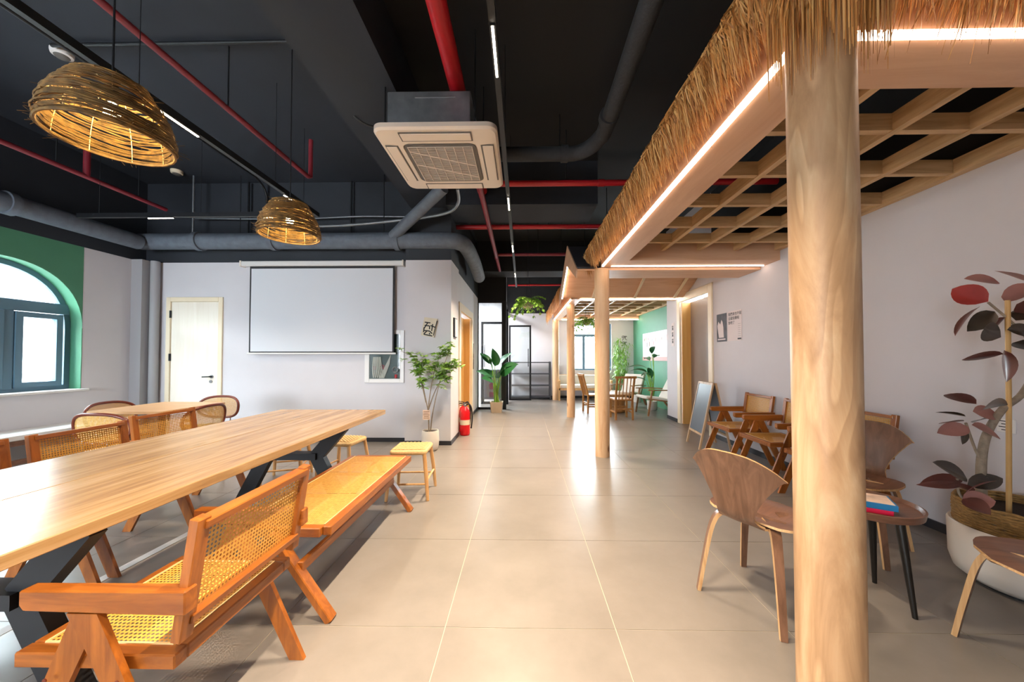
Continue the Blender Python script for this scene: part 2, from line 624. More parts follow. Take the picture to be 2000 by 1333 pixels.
# floor: slab, then single tiles proud of the joints
fl = struct('floor', MB().box((-6.0, -3.7, -0.12), (3.6, 11.2, -0.002)), M['grout'], 'grey porcelain tile floor with pale joints', cat='floor')
TS, G = 0.787, 0.004
tile_me = MB().box((G / 2, G / 2, -0.004), (TS - G / 2, TS - G / 2, 0)).mesh('tile', M['tile'])
for i in range(-7, 5):
    for j in range(-7, 12):
        x, y = -0.36 + i * TS, 1.65 + j * TS
        if y > 5.5 and x < -1.3: continue
        link('tile', tile_me, fl, (x, y, 0))
struct('trim_1', MB().box((-2.40, -0.5, 0.0), (-2.345, 3.95, 0.002)), M['strip'], 'long white strip set in the tiles under the long table', cat='floor trim')

# ceiling, beams
struct('ceiling', MB().box((-6.0, -3.7, ZC), (3.6, 11.2, ZC + 0.1)), M['ceil'], 'dark grey painted concrete ceiling slab', cat='ceiling')
struct('trim_2', MB().box((-1.62, -3.6, 3.42), (-1.03, 5.22, ZC)), M['ceil'], 'dark ceiling beam running lengthwise above the cassette unit', cat='beam')
struct('trim_3', MB().box((-1.03, 4.66, 3.30), (1.0, 5.3, ZC)), M['ceil'], 'dark cross beam over the walkway behind the cassette unit', cat='beam')
struct('trim_4', MB().box((-1.03, 7.9, 3.2), (3.0, 8.5, ZC)), M['pitch'], 'black cross beam at the far end of the walkway', cat='beam')
struct('ceiling_recess', MB().box((-1.02, -3.6, ZC - 0.02), (3.0, 7.88, ZC + 0.005)), M['pitch'], 'black painted ceiling field over the walkway', cat='ceiling')


def arch_pts(yc, n=28, a=0.742, bz=0.77, zc=1.61, ex=2.25):
    out = []
    for k in range(n + 1):
        t = PI * k / n
        c_, s_ = math.cos(t), math.sin(t)
        out.append((yc + a * math.copysign(abs(c_) ** (2 / ex), c_), zc + bz * abs(s_) ** (2 / ex)))
    return out   # from +Y side over the top to the -Y side


# left wall with three arched windows
wl = MB()
T = 0.26
edges = [-3.6]
for yc in sorted(WIN_Y):
    edges += [yc - 0.742, yc + 0.742]
edges.append(YB + 0.02)
for k in range(0, len(edges), 2):
    wl.box((XL - T, edges[k], 0), (XL, edges[k + 1], ZB))
for yc in WIN_Y:
    wl.box((XL - T, yc - 0.742, 0), (XL, yc + 0.742, 0.83))
wall_left = struct('wall_left', wl, M['wall'], 'white left wall with arched windows', cat='wall')
MB().box((XL - T, -3.6, ZB), (XL + 0.004, YB + 0.02, ZC)).build('upper_band', M['black'], wall_left)
for yc in WIN_Y:
    ap = arch_pts(yc)
    sp = MB()
    n = len(ap)
    vs, fs = [], []
    for X in (XL + 0.002, XL - T):
        vs += [(X, y, z) for y, z in ap] + [(X, y, ZB) for y, z in ap]
    for i in range(n - 1):
        fs.append((i, i + 1, n + i + 1, n + i))
        fs.append((2 * n + i + 1, 2 * n + i, 3 * n + i, 3 * n + i + 1))
        fs.append((i + 1, i, 2 * n + i, 2 * n + i + 1))
    sp.add(vs, fs)
    sp.build('green_spandrel', M['green'], wall_left, smooth=40)
    for s in (-1, 1):
        y = yc + s * 0.742
        MB().box((XL - T, y - 0.004, 0.83), (XL + 0.002, y + 0.004, 1.63)).build('green_reveal', M['green'], wall_left)

# windows in the left wall
for wi, yc in enumerate(WIN_Y):
    w = thing('window_%d' % (wi + 1), ['arched window with blue-grey frame and sill by the corner', 'arched window in left wall beside the camera', 'arched window in left wall behind the camera'][wi], 'window', (0, 0, 0), kind='structure')
    XF = -5.93
    ap = arch_pts(yc, a=0.74, bz=0.768)
    f = MB()
    out = [(yc + 0.738, 0.85)] + ap + [(yc - 0.738, 0.85)]
    inn = [(yc + (y - yc) * 0.925, 0.905 if i in (0, len(out) - 1) else 1.61 + (z - 1.61) * 0.925) for i, (y, z) in enumerate(out)]
    k = len(out)
    vs = [(X, y, z) for X in (XF + 0.06, XF) for (y, z) in out + inn]
    fs = []
    for i in range(k):
        j = (i + 1) % k
        fs += [(i, j, k + j, k + i), (2 * k + i, 3 * k + i, 3 * k + j, 2 * k + j), (k + i, k + j, 3 * k + j, 3 * k + i), (i, 2 * k + i, 2 * k + j, j)]
    f.add(vs, fs)
    f.build('frame', M['darkframe'], w, smooth=35)
    MB().box((XF - 0.005, yc - 0.72, 1.80), (XF + 0.075, yc + 0.72, 1.93)).build('transom', M['darkframe'], w, bevel=0.006)
    MB().box((XF - 0.005, yc + 0.14, 0.88), (XF + 0.075, yc + 0.225, 1.80)).build('mullion', M['darkframe'], w, bevel=0.006)
    for (a, b_) in ((yc + 0.23, yc + 0.645), (yc - 0.66, yc + 0.135)):
        s = MB()
        z0, z1, q = 0.90, 1.79, 0.06
        s.box((XF + 0.02, a, z0), (XF + 0.09, b_, z0 + q)).box((XF + 0.02, a, z1 - q), (XF + 0.09, b_, z1))
        s.box((XF + 0.02, a, z0 + q), (XF + 0.09, a + q, z1 - q)).box((XF + 0.02, b_ - q, z0 + q), (XF + 0.09, b_, z1 - q))
        so = s.build('sash', M['darkframe'], w)
        MB().box((XF + 0.05, a + q, z0 + q), (XF + 0.056, b_ - q, z1 - q)).build('pane', M['glass'], so)
    MB().prism([(XF + 0.03, y, z) for y, z in inn if z >= 1.92] , (0.006, 0, 0)).build('pane', M['glass'], w)
    MB().box((XL - T + 0.03, yc - 0.80, 0.82), (XL + 0.05, yc + 0.80, 0.85)).build('window_sill', M['white'], w, bevel=0.006)

# corner pipe boxing
struct('trim_5', MB().box((-5.72, 5.02, 0), (-5.56, 5.22, ZB)).lathe([(0.055, 0), (0.055, ZB)], 16, (-5.50, 5.15, 0)), M['casing'], 'boxed white pipe casing in the left corner', cat='pipe casing', smooth=40)

# back wall (door, projection screen)
wb = struct('wall_back', MB().box((-5.96, YB, 0), (-5.385, YB + 0.18, ZB)).box((-4.515, YB, 0), (-1.08, YB + 0.18, ZB)).box((-5.385, YB, 2.165), (-4.515, YB + 0.18, ZB)).box((-5.385, YB + 0.09, 0), (-4.515, YB + 0.18, 2.165)), M['wall'], 'white back wall with pale door and projection screen', cat='wall')
MB().box((-5.96, YB - 0.004, ZB), (-1.08, YB + 0.18, ZC)).build('upper_band', M['black'], wb)
struct('baseboard_back', MB().box((-4.50, YB - 0.012, 0), (-1.70, YB, 0.06)), M['base'], 'dark skirting below the projection screen wall', cat='baseboard')

# pier with the corner plant
wp = struct('wall_pier', MB().box((-1.69, 5.03, 0), (-1.03, 5.25, 2.66)).box((-1.08, 5.25, 0), (-1.03, 5.62, 2.66)), M['wall'], 'white wall pier behind the leafy potted tree', cat='wall')
MB().box((-1.69, 5.03, 2.66), (-1.03, 5.62, ZC)).build('upper_band', M['black'], wp)
struct('baseboard_pier', MB().box((-1.69, 5.018, 0), (-1.018, 5.03, 0.06)).box((-1.03, 5.03, 0), (-1.018, 5.62, 0.06)), M['base'], 'dark skirting around the white wall pier', cat='baseboard')
MB().box((-1.703, 5.17, 0), (-1.69, 5.22, 2.66)).build('joint_strip', M['keypad'], wp)

# corridor left wall with a doorway
XW = -1.09
wc = struct('wall_corridor', MB().box((XW - 0.2, 5.62, 0), (XW, 5.98, ZB)).box((XW - 0.2, 7.42, 0), (XW, 8.55, ZB)).box((XW - 0.2, 5.98, 2.16), (XW, 7.42, ZB)), M['wall'], 'white corridor wall left of the walkway', cat='wall')
MB().box((XW - 0.2, 5.62, ZB), (XW + 0.004, 8.55, ZC)).build('upper_band', M['black'], wc)
struct('baseboard_corridor', MB().box((XW, 7.46, 0), (XW + 0.012, 8.5, 0.06)), M['base'], 'dark skirting along the corridor wall', cat='baseboard')
d = thing('door_1', 'ochre corridor doorway with cream frame behind the red extinguisher', 'door', kind='structure')
MB().box((XW - 0.02, 5.90, 0), (XW + 0.03, 6.04, 2.2)).box((XW - 0.02, 7.36, 0), (XW + 0.03, 7.50, 2.2)).box((XW - 0.02, 6.04, 2.06), (XW + 0.03, 7.36, 2.2)).build('door_frame', M['cream'], d, bevel=0.006)
MB().box((XW - 0.19, 6.04, 0), (XW - 0.14, 7.36, 2.06)).build('door_leaf', M['ochre'], d)
MB().box((XW - 0.14, 7.34, 0), (XW - 0.02, 7.36, 2.06)).build('jamb_lining', M['ochre'], d)
MB().box((XW + 0.0, 5.78, 0.0), (XW + 0.02, 5.80, 2.3)).build('edge_trim', M['copper'], d)

# glass partition with black frame
gp = thing('glass_partition', 'black framed glass partition with open glass door beside the corridor', 'partition', kind='structure')
def frame_rect(mb, x0, x1, z0, z1, y, q=0.05, t=0.05):
    mb.box((x0, y, z0), (x0 + q, y + t, z1)).box((x1 - q, y, z0), (x1, y + t, z1)).box((x0 + q, y, z0), (x1 - q, y + t, z0 + q)).box((x0 + q, y, z1 - q), (x1 - q, y + t, z1))
    return mb
frame_rect(MB(), -1.12, -0.46, 0.0, 2.63, 8.5).build('outer_frame', M['blackmetal'], gp)
MB().box((-1.07, 8.52, 0.05), (-0.51, 8.53, 2.58)).build('pane', M['glasspart'], gp)
MB().box((-0.46, 8.5, 0), (-0.40, 8.58, 2.63)).build('corner_post', M['blackmetal'], gp)
MB().box((-0.44, 9.4, 0), (-0.385, 9.46, 2.63)).box((-0.44, 8.58, 2.55), (-0.40, 10.9, 2.63)).build('side_frame', M['blackmetal'], gp)
MB().box((-0.425, 8.58, 0.03), (-0.415, 9.4, 2.55)).build('pane', M['glasspart'], gp)
frame_rect(MB(), -1.10, -0.44, 0.03, 2.20, 9.25, 0.065, 0.04).build('inner_door_frame', M['blackmetal'], gp)
MB().box((-1.02, 9.26, 1.0), (-1.0, 9.30, 1.6)).build('pull_handle', M['graycab'], gp)
frame_rect(MB(), -0.40, 0.245, 0.02, 2.19, 10.15, 0.05, 0.045).build('open_door_frame', M['blackmetal'], gp)
MB().box((-0.35, 10.17, 0.07), (0.195, 10.18, 2.14)).build('pane', M['glasspart'], gp)
MB().tube([(0.16, 10.13, 1.0), (0.16, 10.10, 1.0), (0.16, 10.10, 1.5), (0.16, 10.13, 1.5)], 0.012, 8).build('pull_handle', M['blackmetal'], gp)
struct('wall_soffit', MB().box((-1.3, 8.5, 2.63), (-0.40, 8.62, ZC)), M['pitch'], 'black wall panel above the glass partition', cat='wall')

# far wall with window, room behind the glass
wf = MB()
wf.box((-0.5, YF, 0), (1.55, YF + 0.2, 2.63)).box((2.75, YF, 0), (3.6, YF + 0.2, 2.63)).box((1.55, YF, 0), (2.75, YF + 0.2, 0.86)).box((1.55, YF, 2.3), (2.75, YF + 0.2, 2.63))
wf.box((-2.3, YF, 0), (-0.5, YF + 0.2, ZC)).box((-1.0, YF - 0.12, 0), (-0.6, YF, ZC))
wall_far = struct('wall_far', wf, M['wall'], 'white wall at the far end behind the seating corner', cat='wall')
MB().box((-0.5, YF - 0.004, 2.63), (3.6, YF + 0.2, ZC)).build('upper_band', M['pitch'], wall_far)
struct('wall_side_room', MB().box((-2.4, 8.5, 0), (-2.3, 8.8, ZC)).box((-2.4, 10.8, 0), (-2.3, YF + 0.2, ZC)).box((-2.4, 8.8, 0), (-2.3, 10.8, 0.35)).box((-2.4, 8.8, 2.65), (-2.3, 10.8, ZC)).box((-2.4, 5.4, 0), (-1.29, 5.5, ZC)).box((-2.3, 8.5, 0), (-1.12, 8.6, ZC)), M['wall'], 'white wall of the glazed side room', cat='wall')
struct('baseboard_far', MB().box((-0.4, YF - 0.012, 0), (3.43, YF, 0.07)), M['base'], 'dark skirting at the far wall', cat='baseboard')
w = thing('window_4', 'far window between the log columns of the seating corner', 'window', kind='structure')
q = 0.05
frame_rect(MB(), 1.55, 2.75, 0.86, 2.3, YF + 0.05).box((1.60, YF + 0.05, 1.90), (2.70, YF + 0.10, 1.98)).box((1.86, YF + 0.05, 0.91), (1.94, YF + 0.10, 1.90)).box((2.36, YF + 0.05, 0.91), (2.42, YF + 0.10, 1.90)).build('frame', M['darkframe'], w)
for x0, x1, z0, z1 in ((1.60, 1.86, 0.91, 1.90), (1.94, 2.36, 0.91, 1.90), (2.42, 2.70, 0.91, 1.90), (1.60, 2.70, 1.98, 2.25)):
    MB().box((x0, YF + 0.07, z0), (x1, YF + 0.076, z1)).build('pane', M['glass'], w)
# right wall with doorway; green recess wall
wr = struct('wall_right', MB().box((XR, -3.6, 0), (XR + 0.2, 5.66, ZC)).box((XR, 6.76, 0), (XR + 0.43, 7.36, ZC)).box((XR, 5.66, 2.36), (XR + 0.2, 6.76, ZC)), M['wall'], 'lilac white right wall with doorway', cat='wall')
MB().box((XR - 0.004, -3.6, 2.62), (XR + 0.2, 5.6, ZC)).build('upper_band', M['pitch'], wr)
struct('baseboard_right', MB().box((XR - 0.012, -3.6, 0), (XR, 5.56, 0.065)).box((XR - 0.012, 6.88, 0), (XR, 7.36, 0.065)), M['base'], 'dark skirting along the right wall', cat='baseboard')
wg = struct('wall_green', MB().box((3.43, 7.36, 0), (3.6, YF, ZC)), M['green'], 'green painted wall of the seating corner', cat='wall')
d = thing('door_2', 'wide doorway with cream frame and taupe panels in the right wall', 'door', kind='structure')
MB().box((XR - 0.025, 5.58, 0), (XR + 0.02, 5.70, 2.44)).box((XR - 0.025, 6.72, 0), (XR + 0.02, 6.84, 2.44)).box((XR - 0.025, 5.70, 2.30), (XR + 0.02, 6.72, 2.44)).build('door_frame', M['cream'], d, bevel=0.006)
MB().box((XR + 0.02, 6.70, 0), (XR + 0.2, 6.72, 2.30)).build('jamb_lining', M['ochre'], d)
MB().box((XR + 0.02, 5.70, 0), (XR + 0.2, 5.72, 2.30)).build('jamb_lining', M['ochre'], d)
MB().box((XR + 0.16, 5.72, 0), (XR + 0.2, 6.20, 2.30)).build('door_leaf', M['taupe'], d)
MB().box((XR + 0.18, 6.205, 0), (XR + 0.22, 6.70, 2.30)).build('door_leaf', M['taupe'], d)

# wall behind the camera with a wide glazed opening
struct('wall_front', MB().box((-6.0, -3.8, 0), (-5.0, -3.6, ZC)).box((-2.8, -3.8, 0), (3.2, -3.6, ZC)).box((-5.0, -3.8, 2.3), (-2.8, -3.6, ZC)).box((-5.0, -3.8, 0), (-2.8, -3.6, 0.8)), M['wall'], 'wall behind the camera with a wide window', cat='wall')

# outside, seen through the arched window
bd = thing('neighbour_building', 'sunlit pale building facade outside the arched window', 'building', (-11, 4, -0.5))
MB().box((-0.4, -14, 0), (0, 14, 3.9)).build('facade', M['facade'], bd)
for y in (-5.6, -3.6, -1.9, 0.9, 1.55, 2.9, 5.2, 7.4):
    fr_ = MB().box((0, y, 2.0), (0.05, y + 0.42, 3.1)).build('window', M['facadewin'], bd)
MB().box((0, -13, 1.35), (0.06, 13, 1.40)).build('ledge', M['facadewin'], bd)
MB().box((0, -13, 3.5), (0.10, 13, 3.56)).build('ledge', M['facadewin'], bd)
ac = thing('outdoor_condenser', 'outdoor condenser unit with round fan seen through the arched window', 'air conditioner', (-10.70, 5.40, 0.95))
MB().box((-0.2, -0.45, 0), (0.16, 0.45, 0.66)).build('casing', M['white'], ac, bevel=0.01)
mb = MB()
for r_ in (0.26, 0.20, 0.14, 0.08):
    mb.tube([(0.17, -0.1 + r_ * math.cos(2 * PI * k / 24), 0.33 + r_ * math.sin(2 * PI * k / 24)) for k in range(24)], 0.012, 5, True)
mb.build('fan_grille', M['facadewin'], ac)
for y in (-0.38, 0.38):
    MB().box((-0.22, y - 0.02, -0.04), (0.1, y + 0.02, 0)).build('bracket', M['facadewin'], ac)
struct('ground_outside', MB().box((-30, -25, -0.62), (-6.0, 30, -0.5)), M['facade'], 'pale ground outside the windows', cat='ground')

# ================================================================== LIGHT FIXTURES
WARM = (1.0, 0.80, 0.58)
def track(name, label, p0, p1, mods, power, dots=False):
    """linear magnetic track; mods = list of (start,end) distances from p0 of lit modules"""
    a, b_ = Vector(p0), Vector(p1)
    dirv = (b_ - a).normalized()
    t = thing(name, label, 'track light', p0)
    ln = (b_ - a).length
    side = Vector((-dirv.y, dirv.x, 0))
    MB().bar((0, 0, 0), tuple(dirv * ln), 0.035, 0.05).build('track_profile', M['blackmetal'], t)
    for k in range(int(ln / 1.2) + 1):
        p = dirv * min(ln - 0.05, 0.1 + k * 1.2)
        MB().tube([(p.x, p.y, 0.02), (p.x, p.y, ZC - a.z)], 0.0025, 5).build('suspension_wire', M['blackmetal'], t)
    for s, e in mods:
        m0, m1 = dirv * s, dirv * e
        mo = MB().bar(tuple(m0 + Vector((0, 0, -0.028))), tuple(m1 + Vector((0, 0, -0.028))), 0.028, 0.012).build('light_module', M['blackmetal'], t)
        mb = MB()
        nd = max(3, int((e - s) / 0.016))
        for k in range(nd):
            p = dirv * (s + (e - s) * (k + 0.5) / nd)
            mb.cbox((p.x, p.y, -0.036), (0.012, 0.012, 0.006), math.atan2(dirv.y, dirv.x))
        mb.build('led_dots', M['ledtrack'], mo)
        c = a + (m0 + m1) / 2
        area_light('track_module_light', (c.x, c.y, a.z - 0.045), (0, 0, math.atan2(dirv.y, dirv.x)), e - s, 0.03, power, WARM, spread=100)

track('linear_track_light', 'long black linear track over the walkway with lit modules', (-0.147, -3.2, 2.9), (-0.147, 8.1, 2.9),
      [(0.9, 1.2), (2.6, 2.9), (3.7, 4.0), (4.875, 5.19), (6.72, 7.02), (8.22, 8.54), (9.9, 10.2)], 35)
track('linear_track_light', 'black linear track above the long table running past both basket lamps', (-2.37, -2.8, 2.9), (-2.37, 4.0, 2.9),
      [(1.2, 1.5), (3.2, 3.5), (4.97, 5.3), (6.22, 6.5)], 9)
track('linear_track_light', 'short black linear track crossing in front of the back wall', (-2.42, 3.97, 2.9), (-5.17, 3.97, 2.9),
      [(0.45, 0.6), (1.62, 1.92)], 6)

t = thing('added_panel_light', 'added square panel light, out of view inside the glazed side room', 'added light', (-1.35, 9.75, 3.0))  # unseen panel lamp, added to brighten the far end
MB().box((-0.32, -0.32, 0.0), (0.32, 0.32, 0.03)).build('panel_frame', M['white'], t, bevel=0.004)
MB().box((-0.29, -0.29, -0.004), (0.29, 0.29, 0.0)).build('diffuser', M['ledtrack'], t)
for x in (-0.28, 0.28):
    for y in (-0.28, 0.28):
        MB().tube([(x, y, 0.03), (x, y, ZC - 3.0)], 0.003, 5).build('suspension_wire', M['blackmetal'], t)
area_light('added_panel_fill', (-1.35, 9.75, 2.985), (0, 0, 0), 0.56, 0.56, 90, (0.92, 0.96, 1.0))  # fill from the added panel, through the partition glass

# ------------------------------------------------------------------ basket pendant lamps
def basket_lamp():
    rnd = random.Random(5)
    t = thing('basket_pendant_lamp', 'large woven twig basket pendant lamp, the nearer one', 'pendant lamp', (-1.80, 1.49, 2.20))
    H, R0 = 0.25, 0.2
    def rad(z):
        u = z / H
        return R0 * (1 - 0.06 * u - 0.42 * u ** 2.4)
    mb = MB()
    for k in range(92):
        z = H * (k + 0.5) / 92 + rnd.uniform(-0.004, 0.004)
        ph, am, tl = rnd.uniform(0, 6.28), rnd.uniform(0.002, 0.009), rnd.uniform(-0.011, 0.011)
        off = rnd.uniform(-0.006, 0.012)
        a0 = rnd.uniform(0, 6.28)
        arc = rnd.uniform(4.2, 6.6)
        nn = 34
        pts = []
        for i in range(nn):
            a = a0 + arc * i / (nn - 1)
            zz = min(max(z + am * math.sin(3 * a + ph) + tl * math.cos(a), 0.0), H)
            rr = rad(zz) + off + 0.003 * math.sin(5 * a + ph)
            pts.append((rr * math.cos(a), rr * math.sin(a), zz))
        mb.tube(pts, rnd.uniform(0.0018, 0.0042), 4)
    sh = mb.build('woven_shade', M['twig'], t, smooth=60)
    mb = MB()
    for k in range(150):
        a, z = rnd.uniform(0, 6.28), rnd.choice((rnd.uniform(0, 0.04), rnd.uniform(0, H)))
        r_ = rad(z)
        p = Vector((r_ * math.cos(a), r_ * math.sin(a), z))
        q_ = p + Vector((math.cos(a + rnd.uniform(-1.2, 1.2)), math.sin(a + rnd.uniform(-1.2, 1.2)), rnd.uniform(-0.6, 0.5))) * rnd.uniform(0.015, 0.045)
        mb.tube([p, q_], 0.0011, 3)
    tag(mb.build('stray_twigs', M['twig'], sh), kind='stuff')
    for k in range(9):
        a = 2 * PI * k / 9
        pts = [((rad(z) - 0.006) * math.cos(a), (rad(z) - 0.006) * math.sin(a), z) for z in [H * i / 8 for i in range(9)]]
        MB().tube(pts, 0.0018, 4).build('wire_rib', M['ribwire'], t)
    for z, r_ in ((0.0, R0 + 0.002), (H, rad(H))):
        MB().tube([(r_ * math.cos(2 * PI * i / 40), r_ * math.sin(2 * PI * i / 40), z) for i in range(40)], 0.006, 6, True).build('rim', M['twig'], t, smooth=60)
    MB().tube([(-rad(H), 0, H), (rad(H), 0, H)], 0.003, 5).tube([(0, -rad(H), H), (0, rad(H), H)], 0.003, 5).build('top_wire', M['blackmetal'], t)
    MB().lathe([(0.016, 0.165), (0.02, 0.17), (0.02, 0.25), (0.006, 0.262)], 12).build('socket', M['blackmetal'], t, smooth=40)
    MB().lathe([(0.004, 0.088), (0.018, 0.094), (0.026, 0.112), (0.027, 0.128), (0.019, 0.15), (0.013, 0.165)], 14).build('bulb', M['bulb'], t, smooth=60)
    MB().tube([(0, 0, 0.26), (0, 0, ZC - 2.20)], 0.004, 6).build('cable', M['blackmetal'], t)
    MB().lathe([(0.06, ZC - 2.20 - 0.03), (0.065, ZC - 2.20 - 0.005), (0.065, ZC - 2.2)], 20).build('ceiling_rose', M['blackmetal'], t, smooth=40)
    return t

M['twig'] = mat('twig_weave', '#6e5329', 0.75, var=0.6, vscale=26)
M['ribwire'] = mat('pale_wire', '#e2c890', 0.5)
lamp = basket_lamp()
clone(lamp, (-1.78, 2.64, 2.18), 0.9, 'small looking woven twig basket pendant lamp in front of the projection screen')
for p in ((-1.80, 1.49, 2.31), (-1.78, 2.64, 2.29)):
    point_light('pendant_bulb_light', p, 27, (1.0, 0.74, 0.34), 0.03)

# ================================================================== CEILING SERVICES
def pipe(name, label, pts, r, mt, cat='pipe', hang=None, fit=None, n=14, fitm=None):
    t = thing(name, label, cat, pts[0])
    o = Vector(pts[0])
    MB().tube([Vector(p) - o for p in pts], r, n).build('run', mt, t, smooth=50)
    for h in (hang or []):
        p = Vector(h) - o
        MB().tube([(p.x, p.y, p.z), (p.x, p.y, ZC - o.z)], 0.006, 6).build('hanger_rod', M['blackmetal'], t)
        MB().lathe([(r + 0.008, -0.0), (r + 0.008, 0.0)], 4).v
    for f_, dirv in (fit or []):
        p, dv = Vector(f_) - o, Vector(dirv).normalized()
        MB().tube([p - dv * 0.035, p + dv * 0.035], r * 1.18, n).build('coupling', fitm or mt, t, smooth=50)
    return t

pipe('fire_main_pipe', 'thick red sprinkler main running lengthwise above the cassette unit', [(-0.535, -3.5, 3.46), (-0.535, 4.6, 3.46)], 0.066, M['red'], hang=[(-0.535, 0.5, 3.46), (-0.535, 2.2, 3.46)])
pipe('sprinkler_pipe', 'dark red pipe continuing past the cassette unit down the walkway', [(-0.50, 3.9, 3.25), (-0.50, 4.9, 3.22), (-0.52, 7.9, 3.22)], 0.036, M['reddark'], fit=[((-0.515, 6.9, 3.22), (0, 1, 0))])
pipe('sprinkler_pipe', 'red cross pipe right of the cassette unit', [(-0.6, 4.02, 3.26), (2.9, 4.02, 3.26)], 0.034, M['red'], hang=[(0.5, 4.02, 3.26), (1.6, 4.02, 3.26)], fit=[((0.9, 4.02, 3.26), (1, 0, 0))])
pipe('sprinkler_pipe', 'long red cross pipe below and behind the cassette unit', [(-1.55, 5.42, 3.28), (2.9, 5.42, 3.28)], 0.036, M['red'], hang=[(0.4, 5.42, 3.28), (1.3, 5.42, 3.28)])
pipe('sprinkler_pipe', 'dark red cross pipe left of the gable roof', [(-0.52, 6.82, 3.26), (2.9, 6.82, 3.26)], 0.03, M['reddark'], hang=[(0.3, 6.82, 3.26), (0.75, 6.82, 3.26), (1.2, 6.82, 3.26)])
pipe('sprinkler_pipe', 'red cross pipe above the hanging fern', [(-0.4, 9.6, 3.24), (2.9, 9.6, 3.24)], 0.028, M['red'], hang=[(0.2, 9.6, 3.24), (2.0, 9.6, 3.24)])
pipe('sprinkler_pipe', 'red pipe with upturned end running over the long table', [(-2.50, -3.3, 3.36), (-2.50, 4.02, 3.36), (-2.50, 4.06, 3.38), (-2.50, 4.06, 3.82)], 0.024, M['reddark'], hang=[(-2.5, 2.9, 3.36)])
pipe('sprinkler_pipe', 'dark red pipe beside the left wall above the arched window', [(-4.94, -3.3, 3.30), (-4.94, 4.75, 3.30)], 0.026, M['reddark'], hang=[(-4.94, 4.4, 3.30), (-4.94, 3.6, 3.3)])
pipe('sprinkler_pipe', 'short red riser above the dark red side pipe', [(-4.94, 3.86, 3.30), (-4.94, 3.86, 3.62)], 0.03, M['reddark'])
pipe('ventilation_pipe', 'grey lagged pipe along the top of the left wall', [(-5.45, -3.3, 2.86), (-5.45, 4.86, 2.89)], 0.105, M['insul'], n=18, fit=[((-5.45, 3.6, 2.885), (0, 1, 0))])
pipe('ventilation_pipe', 'thick grey lagged pipe above the projection screen', bez([(-5.56, 5.0, 2.94), (-4.5, 5.0, 2.94), (-3.0, 5.0, 2.935), (-1.2, 5.0, 2.93), (-0.92, 5.08, 2.93), (-0.85, 5.35, 2.92), (-0.84, 6.1, 2.9), (-0.86, 6.9, 2.84)], 6), 0.115, M['insul'], n=18,
     hang=[(-4.1, 5.0, 3.0), (-2.0, 5.0, 3.0)], fit=[((-4.7, 5.0, 2.94), (1, 0, 0)), ((-3.6, 5.0, 2.94), (1, 0, 0)), ((-1.8, 5.0, 2.93), (1, 0, 0))])
pipe('drain_pipe', 'grey lagged pipe slanting down from the cassette unit', [(-1.84, 4.94, 2.98), (-0.98, 4.3, 3.36)], 0.075, M['insul'], n=16)
pipe('drain_hose', 'thin silver hose looping behind the cassette unit', bez([(-3.6, 4.9, 3.12), (-2.6, 4.85, 3.1), (-1.6, 4.75, 3.14), (-1.0, 4.5, 3.12), (-0.8, 4.3, 3.16), (-0.75, 4.0, 3.2)], 8), 0.02, M['galv'])
pipe('drain_pipe', 'black lagged pipe with elbow right of the walkway track', bez([(0.80, -3.2, 3.48), (0.80, 1.0, 3.48), (0.80, 3.1, 3.46), (0.77, 3.5, 3.45), (0.6, 3.74, 3.45), (0.3, 3.76, 3.45), (-0.1, 3.76, 3.45), (-0.42, 3.76, 3.45)], 8), 0.075, M['insulblk'], n=16, hang=[(0.4, 3.76, 3.46)],
     fit=[((0.79, 3.2, 3.46), (0, 1, 0)), ((0.45, 3.76, 3.45), (1, 0, 0))], fitm=M['insulblk'])
pipe('electrical_conduit', 'black conduit on the ceiling running lengthwise past the lamp rose', [(-1.66, -3.0, 3.84), (-1.66, 5.1, 3.84)], 0.016, M['blackmetal'], 'conduit')
pipe('electrical_conduit', 'black conduit crossing the ceiling to the smoke detector', [(-3.95, 2.83, 3.87), (-1.85, 2.83, 3.87)], 0.014, M['blackmetal'], 'conduit')
pipe('electrical_conduit', 'black cable sagging across the ceiling beam to the cassette unit', bez([(-1.80, 2.83, 3.86), (-1.5, 3.1, 3.41), (-1.2, 3.2, 3.38), (-1.0, 3.2, 3.34)], 8), 0.01, M['blackmetal'], 'conduit')
pipe('electrical_conduit', 'thin pale conduit along the back wall above the lagged pipe', bez([(-4.9, 5.1, 3.32), (-3.4, 5.1, 3.30), (-2.4, 5.1, 3.33), (-1.7, 5.1, 3.32)], 6), 0.012, M['galv'], 'conduit')
pipe('electrical_conduit', 'black conduit bending down the back wall above the door', bez([(-3.85, 2.0, 3.86), (-3.85, 4.6, 3.86), (-3.85, 5.0, 3.84), (-3.85, 5.17, 3.7), (-3.85, 5.18, 3.4)], 6), 0.016, M['blackmetal'], 'conduit')
for i, (x, y0) in enumerate(((-4.75, 4.95), (-4.1, 5.15), (-2.55, 5.15))):
    pipe('electrical_conduit', ['dark drop pipe in the left corner above the grey duct', 'dark drop rod above the pale door', 'dark drop rod right of the red upturned pipe'][i], [(x, y0, 3.05), (x, y0, 3.88)], 0.014, M['galv'] if i == 0 else M['blackmetal'], 'conduit')

for nm, loc, lab in (('smoke_detector', (-3.98, 2.92, 3.9), 'white round smoke detector on the ceiling above the nearer basket lamp'), ('smoke_detector', (-4.9, 4.85, 3.9), 'small yellowed smoke detector in the far left ceiling corner')):
    t = thing(nm, lab, 'smoke detector', loc)
    MB().lathe([(0.035, -0.06), (0.045, -0.055), (0.05, -0.045)], 20).build('sensing_cap', M['grille'], t, smooth=40)
    MB().lathe([(0.05, -0.047), (0.066, -0.04), (0.07, -0.02), (0.07, 0)], 20).build('body', M['white'] if loc[1] < 4 else M['cream'], t, smooth=40)

